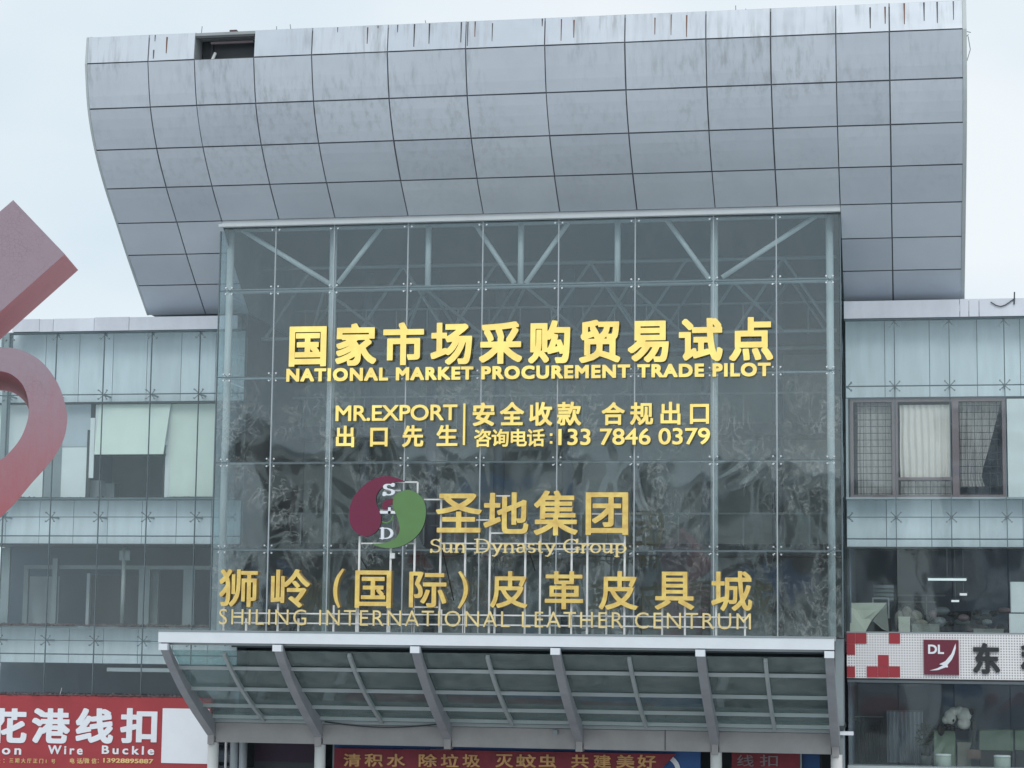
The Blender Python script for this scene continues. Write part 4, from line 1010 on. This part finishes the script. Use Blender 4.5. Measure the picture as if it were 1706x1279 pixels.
for ch, x0, x1 in (('东', 1040, 1178), ('利', 1283, 1420)):
    (ax, az), (cx_, cz) = p6(x0, 643), p6(x1, 802); fit_char(Dg, ch, ax, cx_, cz, az, YD-.07, .07, M['black'], off=.036)
# ------------------------------------------------------------------ boards and banner under the canopy
YB = 1.3
BB = thing('blue_board', (-10, YB, 3.5), 'blue advertising board behind the red banner under the canopy', 'sign')
x0 = at(557, 1245, YB)[0]; x1 = at(1167, 1255, YB)[0]; bx('board', M['navy'], BB, x0, x1, YB, YB+.1, 2.2, 4.75)
for u, v in ((588, 621), (629, 663), (671, 708), (717, 752)):
    (ax, az), (cx_, cz) = at(u, 1247.5, YB), at(v, 1260, YB); bx('board_print', M['cream'], BB, ax, cx_, YB-.02, YB-.001, cz, az)
cxr, czr = at(1106, 1284, YB); m = MB()
for k in range(24):
    a0, a1 = 2*math.pi*k/24, 2*math.pi*(k+1)/24
    m.prism([(cxr+r*math.cos(t), YB-.005, czr+r*math.sin(t)) for r, t in ((.33, a0), (.33, a1), (.46, a1), (.46, a0))], (0, -.02, 0))
m.build('white_ring', M['white'], BB)
YL = 1.1
LB = thing('led_banner', (-10, YL, 3.4), 'dark red banner with orange Chinese slogan across the entrance', 'banner')
m = MB(); (ax, az) = at(557, 1251, YL); (cx_, cz) = at(1126, 1253, YL); dx_, _ = at(1085, 1290, YL)
m.prism([(ax, YL, 2.6), (dx_, YL, 2.9), (dx_+.2, YL, 3.7), (cx_, YL, (az+cz)/2+.03), (ax, YL, (az+cz)/2)], (0, .1, 0)); m.build('banner_panel', M['ledred'], LB)
for txt, spans in (('清积水', ((573, 601), (608, 638), (645, 675))), ('除垃圾', ((698, 728), (735, 764), (771, 800))), ('灭蚊虫', ((826, 855), (860, 893), (898, 927))), ('共建美好', ((952, 981), (989, 1018), (1027, 1057), (1062, 1093)))):
    for ch, (u, v) in zip(txt, spans):
        t = (u-573)/500; (px_, pz) = at(u, 1255+2*t, YL); (qx, qz) = at(v, 1277+3*t, YL); fit_char(LB, ch, px_, qx, qz, pz, YL-.03, .028, M['ledtext'], off=.02)
RB = thing('dim_red_board', (-3.4, 1.5, 3.5), 'dim dark red board with two faint Chinese letters right of the banner', 'sign')
(ax, az), (cx_, cz) = at(1219, 1250, 1.5), at(1333, 1279, 1.5); bx('board', M['ledred'], RB, ax, cx_, 1.5, 1.6, 2.6, az+.15)
for ch, u, v in (('线', 1228, 1256), ('扣', 1266, 1296)):
    (px_, pz), (qx, qz) = at(u, 1257, 1.5), at(v, 1277, 1.5); fit_char(RB, ch, px_, qx, qz, pz, 1.47, .025, M['brown'], off=.006)
bx('board_frame', M['frame'], RB, cx_+.003, cx_+.05, 1.48, 1.6, 2.6, az+.15)
NB = thing('navy_panel', (-2.3, 1.7, 3.5), 'narrow navy panel beside the dim red board under the canopy', 'panel')
(ax, az), (cx_, cz) = at(1337, 1250, 1.7), at(1366, 1279, 1.7); bx('panel', M['navy'], NB, ax, cx_, 1.7, 1.8, 2.4, az+.2); bx('panel_frame', M['dframe'], NB, ax-.05, cx_+.05, 1.81, 1.85, 2.3, az+.3)
PB = thing('purple_lightbox', (-16.6, 2.6, 3.5), 'dark purple board seen between the two left canopy columns', 'sign')
(ax, az), (cx_, cz) = at(425, 1240, 2.6), at(536, 1279, 2.6); bx('board', plain('dull_purple_board', (0.055, 0.03, 0.06), .6), PB, ax, cx_, 2.6, 2.7, cz+.15, az+.1); bx('board_frame', M['dframe'], PB, ax-.05, cx_+.05, 2.71, 2.75, cz-.4, az+.2)
# ------------------------------------------------------------------ things behind the right wing's glass
def th(name, label, cat, Y, px, py, group=None): x, z = at(px, py, Y); return thing(name, (x, Y, z), label, cat, group)
for (u, v, y, Y, lab) in ((1546, 1610, 965, 5.0, 'long lit ceiling tube in the room above the white shop sign'), (1599, 1611, 990, 7.8, 'short lit ceiling lamp farther back, right of the other short one'), (1585, 1598, 1001, 8.6, 'small lit ceiling lamp, lowest and farthest in the room')):
    t = th('ceiling_light', lab, 'lamp', Y, u, y); x0, z = at(u, y, Y); x1, _ = at(v, y, Y)
    bx('light_tube', M['lamp'], t, x0, x1, Y, Y+.07, z-.03, z+.03); bx('light_housing', M['frame'], t, x0-.03, x1+.03, Y-.01, Y+.1, z+.032, z+.07)
    MB().tube(((x0+x1)/2, Y+.05, z+.07), ((x0+x1)/2, Y+.05, 10.15), .012, 5).build('light_rod', M['frame'], t)
FZ = 7.43
t = th('draped_sheet', 'pale green cloth sheet draped over goods at the left end of the showroom window', 'cloth', 3.0, 1407, 1050)
P3 = lambda x, y, Y: (at(x, y, Y)[0], Y, at(x, y, Y)[1])
vs = [P3(1407, 1004, 3.1), P3(1478, 1004, 3.1), P3(1481, 1053, 2.95), P3(1468, 1047, 3.0), P3(1452, 1034, 3.05), P3(1442, 1052, 2.9), P3(1407, 1052, 2.9)]
m = MB(); m.prism(vs[:2]+[P3(1452, 1033, 3.1)]+vs[5:], (0, .05, 0)); m.build('sheet_panel', M['cloth'], t)
m = MB(); m.prism([P3(1477, 1004, 3.06), P3(1481, 1052, 3.0), P3(1470, 1048, 3.0), P3(1454, 1034, 3.06)], (0, .04, 0)); m.build('sheet_fold', M['khaki'], t)
bx('stacked_goods', M['dark'], t, at(1440, 1040, 3.4)[0], at(1476, 1040, 3.4)[0], 3.3, 3.9, FZ, at(1440, 1036, 3.4)[1])
t = th('rolled_goods', 'stack of grey rolled goods on a white framed rack above the draped sheet', 'rack', 4.2, 1455, 1003)
for k in range(4):
    y = 974+k*7; (ax, az), (cx_, cz) = at(1455, y, 4.2), at(1489, y+6, 4.2); m = MB(); m.tube((ax, 4.3, (az+cz)/2), (cx_, 4.3, (az+cz)/2), .055, 8); m.build('roll', M['frame' if k else 'joint'], t, True)
(ax, az), (cx_, cz) = at(1453, 995, 4.1), at(1482, 1030, 4.1); m = MB()
m.box(ax, ax+.04, 4.1, 4.15, cz, az-.0405); m.box(cx_-.04, cx_, 4.1, 4.15, cz, az-.0405); m.box(ax, cx_, 4.1, 4.15, az-.04, az); m.build('rack_frame', M['joint'], t)
(ax, az) = at(1455, 1030, 4.5); bx('rack_shelf', M['dark'], t, ax, at(1485, 1030, 4.5)[0], 4.4, 4.9, FZ, az)
t = th('arched_stand', 'dark arched hoop with tan stuffed bags inside it, behind the showroom window', 'display stand', 4.0, 1520, 1048)
cx0, cz0 = at(1518, 1030, 4.2); m = MB(); pr = None
for k in range(15):
    a = math.radians(190-200*k/14); q = (cx0+.33*math.cos(a), cz0+.36*math.sin(a)+.05)
    if pr: m.tube((pr[0], 4.2, pr[1]), (q[0], 4.2, q[1]), .035, 6)
    pr = q
m.build('hoop', M['dark'], t)
for dx, dz, rx_, rz_ in ((-.12, .12, .16, .22), (.12, .05, .2, .18), (-.33, -.02, .14, .24), (-.3, -.25, .12, .14), (.25, -.14, .22, .12)):
    MB().ball((cx0+dx, 4.0, cz0+dz), (rx_, .14, rz_), 12, 8).build('stuffed_bag', M['tan'], t, True)
for lab, u, v, yt, Y, mt in (('small pale upright box beside the draped sheet', 1497, 1516, 1027, 3.2, 'cloth'), ('long low khaki box in the middle of the showroom window', 1519, 1565, 1039, 3.2, 'khaki'),
                           ('low dark box under the ceiling lamps in the showroom', 1622, 1672, 1047, 3.6, 'khaki')):
    t = th('storage_box', lab, 'box', Y, u, yt); (ax, az), (cx_, _) = at(u, yt, Y), at(v, yt, Y)
    bx('box_body', M[mt], t, ax, cx_, Y, Y+.35, FZ, az-.03); bx('box_lid', M[mt], t, ax-.012, cx_+.012, Y-.012, Y+.362, az-.028, az)
t = th('goods_heap', 'dark heap of bags and cartons on the showroom floor', 'goods', 5.0, 1600, 1040)
for k in range(26):
    x, z = at(random.uniform(1545, 1690), random.uniform(1016, 1050), 5.0); MB().ball((x, 4.6+random.uniform(0, .9), z), (random.uniform(.10, .26), .2, random.uniform(.06, .16)), 9, 6).build('bag', M[random.choice(('dark', 'frame', 'brown', 'dark'))], t, True)
t = th('shelf_unit', 'grey shelving with a dark board at the back of the showroom', 'shelf', 7.5, 1550, 1040)
for (u, v, y0, y1, mt) in ((1495, 1575, 990, 993, 'frame'), (1543, 1545, 990, 1030, 'frame'), (1590, 1618, 1018, 1034, 'dark'), (1495, 1560, 1001, 1004, 'frame'), (1610, 1680, 995, 1030, 'room')): pbox('shelf_board', M[mt], t, u, v, y0, y1, 7.5, .1)
for lab, yt, yb, u, Y in (('pale board leaning high at the right edge of the showroom window', 969, 1020, 1685, 3.2), ('brighter pale box below the leaning board at the right edge', 1022, 1054, 1683, 2.95)):
    t = th('pale_board', lab, 'board', Y, u, yb); (ax, az), (_, cz) = at(u, yt, Y), at(u, yb, Y); bx('board_face', M['pale'], t, ax, ax+1.2, Y, Y+.06, cz, az); bx('board_edge', M['header'], t, ax-.03, ax-.002, Y-.01, Y+.07, cz, az)
# lower room: plush toys, sofas, poufs
t = th('plush_toys', 'white plush toys with black limbs on the green cabinet in the lower shop', 'plush toy', 3.4, 1600, 1218)
def pc(x, y, Y=3.4): xx, zz = at(1400+x/5.575, 1130+y/5.575, Y); return xx, Y, zz
for c, r in (((1020, 360), (.17, .18, .21)), ((1050, 310), (.14, .16, .13)), ((985, 385), (.12, .13, .12)), ((1150, 340), (.20, .2, .21)), ((1150, 420), (.19, .18, .16)), ((1110, 300), (.13, .15, .12))):
    x, y, z = pc(*c); MB().ball((x, y, z), r, 14, 10).build('plush_body', M['plush'], t, True)
for c, r in (((935, 480), (.10, .1, .16)), ((1215, 310), (.07, .08, .09)), ((1040, 455), (.08, .08, .06)), ((1050, 390), (.03, .19, .05)), ((1000, 440), (.12, .12, .06)), ((1225, 440), (.05, .08, .12))):
    x, y, z = pc(*c); MB().ball((x, y-.05, z), r, 10, 8).build('plush_patch', M['plushb'], t, True)
t = th('display_cabinet', 'green display cabinet under the plush toys', 'cabinet', 3.6, 1580, 1250)
(ax, _, az), (cx_, _, cz) = pc(870, 485, 3.6), pc(1075, 800, 3.6); bx('cabinet_body', M['sofa'], t, ax, cx_-.01, 3.6, 4.1, 3.82, az); bx('cabinet_top', M['dark'], t, ax+.02, pc(1200, 490, 3.6)[0], 3.5, 4.12, az+.003, az+.06)
(ax, _, az), (cx_, _, cz) = pc(1085, 590, 3.6), pc(1215, 800, 3.6); bx('cabinet_side', M['tan'], t, ax, cx_, 3.58, 4.0, 3.82, az); 
for i_, (u, v, lab) in enumerate(((1290, 1605, 'green leather sofa back right of the hanging handbag'), (1622, 1900, 'green leather sofa at the right edge of the lower shop window'))):
    t = th('sofa', lab, 'sofa', 3.9, 1660, 1250); (ax, _, az), (cx_, _, cz) = pc(u, 488, 3.9), pc(v, 672, 3.9)
    bx('sofa_back', M['sofa'], t, ax, cx_, 3.9, 4.2, cz, az); bx('sofa_seat', M['dark'], t, ax, cx_, 3.7, 4.2, 3.82, cz-.01); MB().tube((ax, 3.95, az), (cx_, 3.95, az), .05, 8).build('sofa_roll', M['sofa'], t, True)
for u, v, yt, lab in ((885, 1030, 700, 'round pale green pouf in front of the green cabinet'), (1425, 1580, 712, 'round pale green pouf in front of the right sofas')):
    (ax, _, az), (cx_, _, _) = pc(u, yt, 3.1), pc(v, yt, 3.1); r = (cx_-ax)/2
    t = thing('pouf', ((ax+cx_)/2, 3.1, 3.82), lab, 'pouf'); MB().lathe(((ax+cx_)/2, 3.1, 3.82), [(r*.9, 0), (r, .1), (r, az-3.82-.05)], 20).build('pouf_body', M['pouf'], t, True)
    MB().lathe(((ax+cx_)/2, 3.1, az-.048), [(r*1.03, 0), (r*1.03, .03), (r*.9, .05)], 20).build('pouf_cushion', M['pale'], t, True)
t = th('handbag', 'small brown handbag hanging by a dark strap below the plush toys', 'handbag', 3.2, 1622, 1262)
(ax, _, az), (cx_, _, cz) = pc(1180, 662, 3.2), pc(1305, 745, 3.2); bx('bag_body', M['leather'], t, ax, cx_, 3.15, 3.3, cz, az)
m = MB(); a_, b_, c_ = pc(1205, 660, 3.2), pc(1235, 580, 3.2), pc(1265, 660, 3.2); m.tube(a_, b_, .02, 5); m.tube(c_, b_, .02, 5); m.build('bag_handle', M['black'], t)
m = MB(); m.tube(pc(1240, 590, 3.2), pc(1245, 480, 3.2), .06, 8, .05); m.tube(pc(1245, 480, 3.2), pc(1235, 380, 3.2), .05, 8, .03); m.build('bag_strap', M['black'], t)
for lab, u, v, yt, Y, mt in (('left clothes rail with dark goods inside the lower shop', 95, 400, 370, 6.0, 'dark'), ('dark shelf of goods in the middle of the lower shop', 690, 860, 600, 5.0, 'dark')):
    t = th('goods_rail', lab, 'goods', Y, 1400+u/5.575, 1270); (ax, _, az), (cx_, _, _) = pc(u, yt, Y), pc(v, yt, Y)
    n = 9
    for k in range(n):
        x0 = ax+(cx_-ax)*k/n; bx('hanging_item', M[random.choice(('dark', 'frame', 'dark'))], t, x0+.01, x0+(cx_-ax)/n*random.uniform(.6, .95), Y, Y+.3, 3.82, az-random.uniform(0, .45))
    m = MB(); m.tube((ax, Y+.1, az+.05), (cx_, Y+.1, az+.05), .02, 6); m.build('rail', M['steel2'], t)
t = th('floor_curtain', 'pleated blue grey curtain hanging at the back of the lower shop', 'curtain', 5.8, 1500, 1270)
(ax, _, az), (cx_, _, _) = pc(430, 308, 5.8), pc(765, 308, 5.8); curtain(t, ax, cx_, 3.85, az, 5.8, 9, M['blue'], .04, name='curtain_cloth'); bx('curtain_rail', M['frame'], t, ax, cx_, 5.75, 5.85, az+.002, az+.04)
t = th('potted_plant', 'leafy plant with dark foliage between curtain and cabinet in the lower shop', 'plant', 4.6, 1545, 1270)
x, _, z = pc(790, 520, 4.6); vs = []; fs = []
for k in range(140):
    a = random.uniform(0, 6.28); rr = random.uniform(.02, .28); zz = z+random.uniform(-.3, .3); c = Vector((x+rr*math.cos(a), 4.6+rr*math.sin(a)*.6, zz)); d = Vector((random.uniform(-1, 1), random.uniform(-1, 1), random.uniform(-.4, 1))).normalized()*.11; w = d.orthogonal().normalized()*.025
    b = len(vs); vs += [c-d, c+w, c+d, c-w]; fs.append((b, b+1, b+2, b+3))
MB().add(vs, fs).build('leaves', M['foliage'], t); MB().lathe((x, 4.6, 3.82), [(.12, 0), (.16, .25), (.15, .3)], 12).build('pot', M['frame'], t, True); MB().tube((x, 4.6, 4.1), (x, 4.6, z), .02, 6).build('stem', M['bark'], t)
# ------------------------------------------------------------------ faded red sculpture in the left foreground
SC = np.array([0, 0, 0.]); n_h = np.array([_sd[0], _sd[1], 0.0]); n_h /= np.linalg.norm(n_h); u_h = np.array([n_h[1], -n_h[0], 0])
P0 = CAM + ray(60, 600)*(22/1.0)
def on_plane(px, py):
    d = ray(px, py); t = np.dot(P0-CAM, n_h)/np.dot(d, n_h); return CAM+t*d
ST = thing('red_sculpture', (float(P0[0])-2.2, float(P0[1]), 0), 'large faded pink and red sculpture, a curved loop under a slanting bar', 'sculpture')
def slab(name, outer, inner, thick, ext=None):
    """closed outline on the sculpture plane, real thickness, hole; bevelled rim"""
    def pts(l): return [Vector(on_plane(x, y)) for x, y in l]
    O = pts(outer); I = pts(inner) if inner is not None else None
    off = Vector(n_h)*thick; m = MB(); k = len(O)
    if I is None:
        m.cur = 0; L = O; Bk = [p+off for p in pts([(x+e[0], y+e[1]) for (x, y), e in zip(outer, ext or [(0, 0)]*k)])]
        m.add(L, [tuple(range(k))]); m.add(Bk, [tuple(range(k-1, -1, -1))]); m.cur = 1
        m.add(L+Bk, [((i+1) % k, i, k+i, k+(i+1) % k) for i in range(k)])
    else:
        m.cur = 0
        m.add(O+I, [(i, (i+1) % k, k+(i+1) % k, k+i) for i in range(k)])
        Ob = [p+off for p in pts([(-5+(x+5)*.84, 700+(y-700)*.84) for x, y in outer])]      # the loop narrows towards its back
        m.add(Ob+[p+off for p in I], [((i+1) % k, i, k+i, k+(i+1) % k) for i in range(k)]); m.cur = 1
        m.add(O+Ob, [((i+1) % k, i, k+i, k+(i+1) % k) for i in range(k)])
        m.add(I+[p+off for p in I], [(i, (i+1) % k, k+(i+1) % k, k+i) for i in range(k)])
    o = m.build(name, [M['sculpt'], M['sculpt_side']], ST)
    bv = o.modifiers.new('bevel', 'BEVEL'); bv.width = 0.012; bv.segments = 2; bv.limit_method = 'ANGLE'; bv.angle_limit = math.radians(40)
    return o
def resample(l, n, N):
    s = smooth_closed(l, n); d = np.r_[0, np.cumsum(np.hypot(*(np.roll(s, -1, 0)-s).T))]; s2 = np.vstack([s, s[:1]])
    t = np.linspace(0, d[-1], N, endpoint=False); return list(zip(np.interp(t, d, s2[:, 0]), np.interp(t, d, s2[:, 1])))
outer = [(0, 578), (35, 583), (70, 603), (97, 640), (110, 680), (112, 703), (106, 732), (93, 757), (76, 779), (50, 808), (25, 838), (-4, 866), (-40, 900), (-85, 880), (-115, 810), (-125, 720), (-112, 650), (-75, 600), (-35, 580)]
inner = [(0, 618), (18, 623), (35, 637), (44, 655), (48, 678), (45, 703), (34, 730), (16, 753), (0, 766), (-25, 775), (-48, 765), (-60, 735), (-66, 700), (-60, 660), (-45, 635), (-22, 620)]
def polar(l, c, N):
    s = smooth_closed(l, 12); a = np.arctan2(s[:, 1]-c[1], s[:, 0]-c[0]); o_ = np.argsort(a); a = a[o_]; s = s[o_]
    th_ = np.linspace(-math.pi, math.pi, N, endpoint=False); aa = np.r_[a-2*math.pi, a, a+2*math.pi]; ss = np.vstack([s, s, s])
    return list(zip(np.interp(th_, aa, ss[:, 0]), np.interp(th_, aa, ss[:, 1])))
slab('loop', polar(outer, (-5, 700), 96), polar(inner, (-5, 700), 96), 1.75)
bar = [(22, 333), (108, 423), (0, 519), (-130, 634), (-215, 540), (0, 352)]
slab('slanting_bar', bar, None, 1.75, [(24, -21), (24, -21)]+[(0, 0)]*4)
q0 = Vector(on_plane(-170, 600)); m = MB()
m.box(q0.x-.35, q0.x+.35, q0.y-.1, q0.y+.6, 0, q0.z+.2); m.build('pylon', M['sculpt_side'], ST)
m = MB(); e0 = Vector(on_plane(-115, 700)); m.tube(e0+Vector(n_h)*.45, (q0.x, q0.y+.3, e0.z), .22, 10); m.build('link_tube', M['sculpt_side'], ST)
tw = at(98, 1163, 1.7); MB().tube((tw[0], 1.7, tw[1]-.02), (tw[0]+.09, 1.68, tw[1]+.30), .022, 5, .01).build('paint_flake', M['curtain2'], R)
# ------------------------------------------------------------------ the far side of the square (seen mirrored in the glass)
def far_block(x0, x1, y, h, floors, bays, lab, awn):
    b = thing('street_building', ((x0+x1)/2, y, 0), lab, 'building', None)
    bx('wall', M['plaster'], b, x0, x1, y-8, y, 0, h); bx('cornice', M['joint'], b, x0-.2, x1+.2, y-8.2, y+.3, h+.003, h+.5)
    fh = h/floors; bw = (x1-x0)/bays
    for f in range(floors):
        for k in range(bays):
            xa = x0+bw*k+bw*.18; w = bx('window', M['bwin'], b, xa, xa+bw*.64, y+.005, y+.06, f*fh+fh*.28, f*fh+fh*.82)
            if f and (k+f) % 3 == 0: bx('balcony', M[random.choice(('joint', 'awn1', 'awn3', 'curtain2'))], b, xa-.15, xa+bw*.7, y+.07, y+.9, f*fh+fh*.1, f*fh+fh*.4)
            bx('pilaster', M['joint'], b, xa-.32, xa-.12, y+.003, y+.25, f*fh+.1, (f+1)*fh-.1)
            if f and (k*3+f) % 4 == 1: bx('signboard', M[random.choice(('awn1', 'awn2', 'awn3', 'fascia', 'green'))], b, xa-.1, xa+bw*.8, y+.1, y+.35, f*fh-.2, f*fh+.7)
            if f == 0: bx('awning', M[awn[k % len(awn)]], b, xa-.2, xa+bw*.75, y+.07, y+1.4, fh*.80, fh*.98)
far_block(-46, -22, -88, 21, 6, 6, 'tall plain building across the square mirrored in the left panes', ('awn2', 'awn3'))
far_block(-20, 0, -92, 19, 5, 6, 'low shop row across the square mirrored in the middle panes', ('awn1', 'awn3', 'awn2'))
far_block(2, 30, -90, 23, 6, 8, 'long building across the square mirrored in the right panes', ('awn3', 'awn2'))
def tree(x, y, h, cr, lab, leaves):
    t = thing('street_tree', (x, y, 0), lab, 'tree'); m = MB(); m.tube((x, y, 0), (x+.2, y, h*.45), .28, 9, .2); tips = []
    for k in range(9):
        a = k*2.4; el = random.uniform(.35, 1.1); L_ = h*random.uniform(.28, .45); p = Vector((x+.15, y, h*random.uniform(.3, .46))); q = p+Vector((math.cos(a)*math.cos(el), math.sin(a)*math.cos(el), math.sin(el)))*L_
        m.tube(p, q, .11, 6, .05); tips.append(q)
        for j in range(3):
            r_ = q+Vector((random.uniform(-1, 1), random.uniform(-1, 1), random.uniform(-.1, 1)))*cr*.35; m.tube(q, r_, .045, 5, .015); tips.append(r_)
    m.build('trunk', M['bark'], t); vs = []; fs = []
    for k in range(leaves):
        c = random.choice(tips)+Vector((random.gauss(0, .5), random.gauss(0, .5), random.gauss(0, .4))); d = Vector((random.gauss(0, 1), random.gauss(0, 1), random.gauss(0, 1))).normalized()*.16; w = d.orthogonal().normalized()*.09
        b = len(vs); vs += [c-d, c+w, c+d, c-w]; fs.append((b, b+1, b+2, b+3))
    MB().add(vs, fs).build('crown', M['foliage'], t)
tree(-37, -72, 18, 5, 'leafy street tree mirrored in the left side of the glass', 420)
tree(-29, -76, 19, 5, 'sparse street tree mirrored left of the middle panes', 350)
tree(2, -74, 20, 6, 'tall leafy street tree mirrored toward the right panes', 500)
tree(12, -78, 16, 5, 'broad street tree mirrored in the far right panes', 450)
bpy.data.objects.remove(_tmpo); bpy.data.curves.remove(_tmpc)
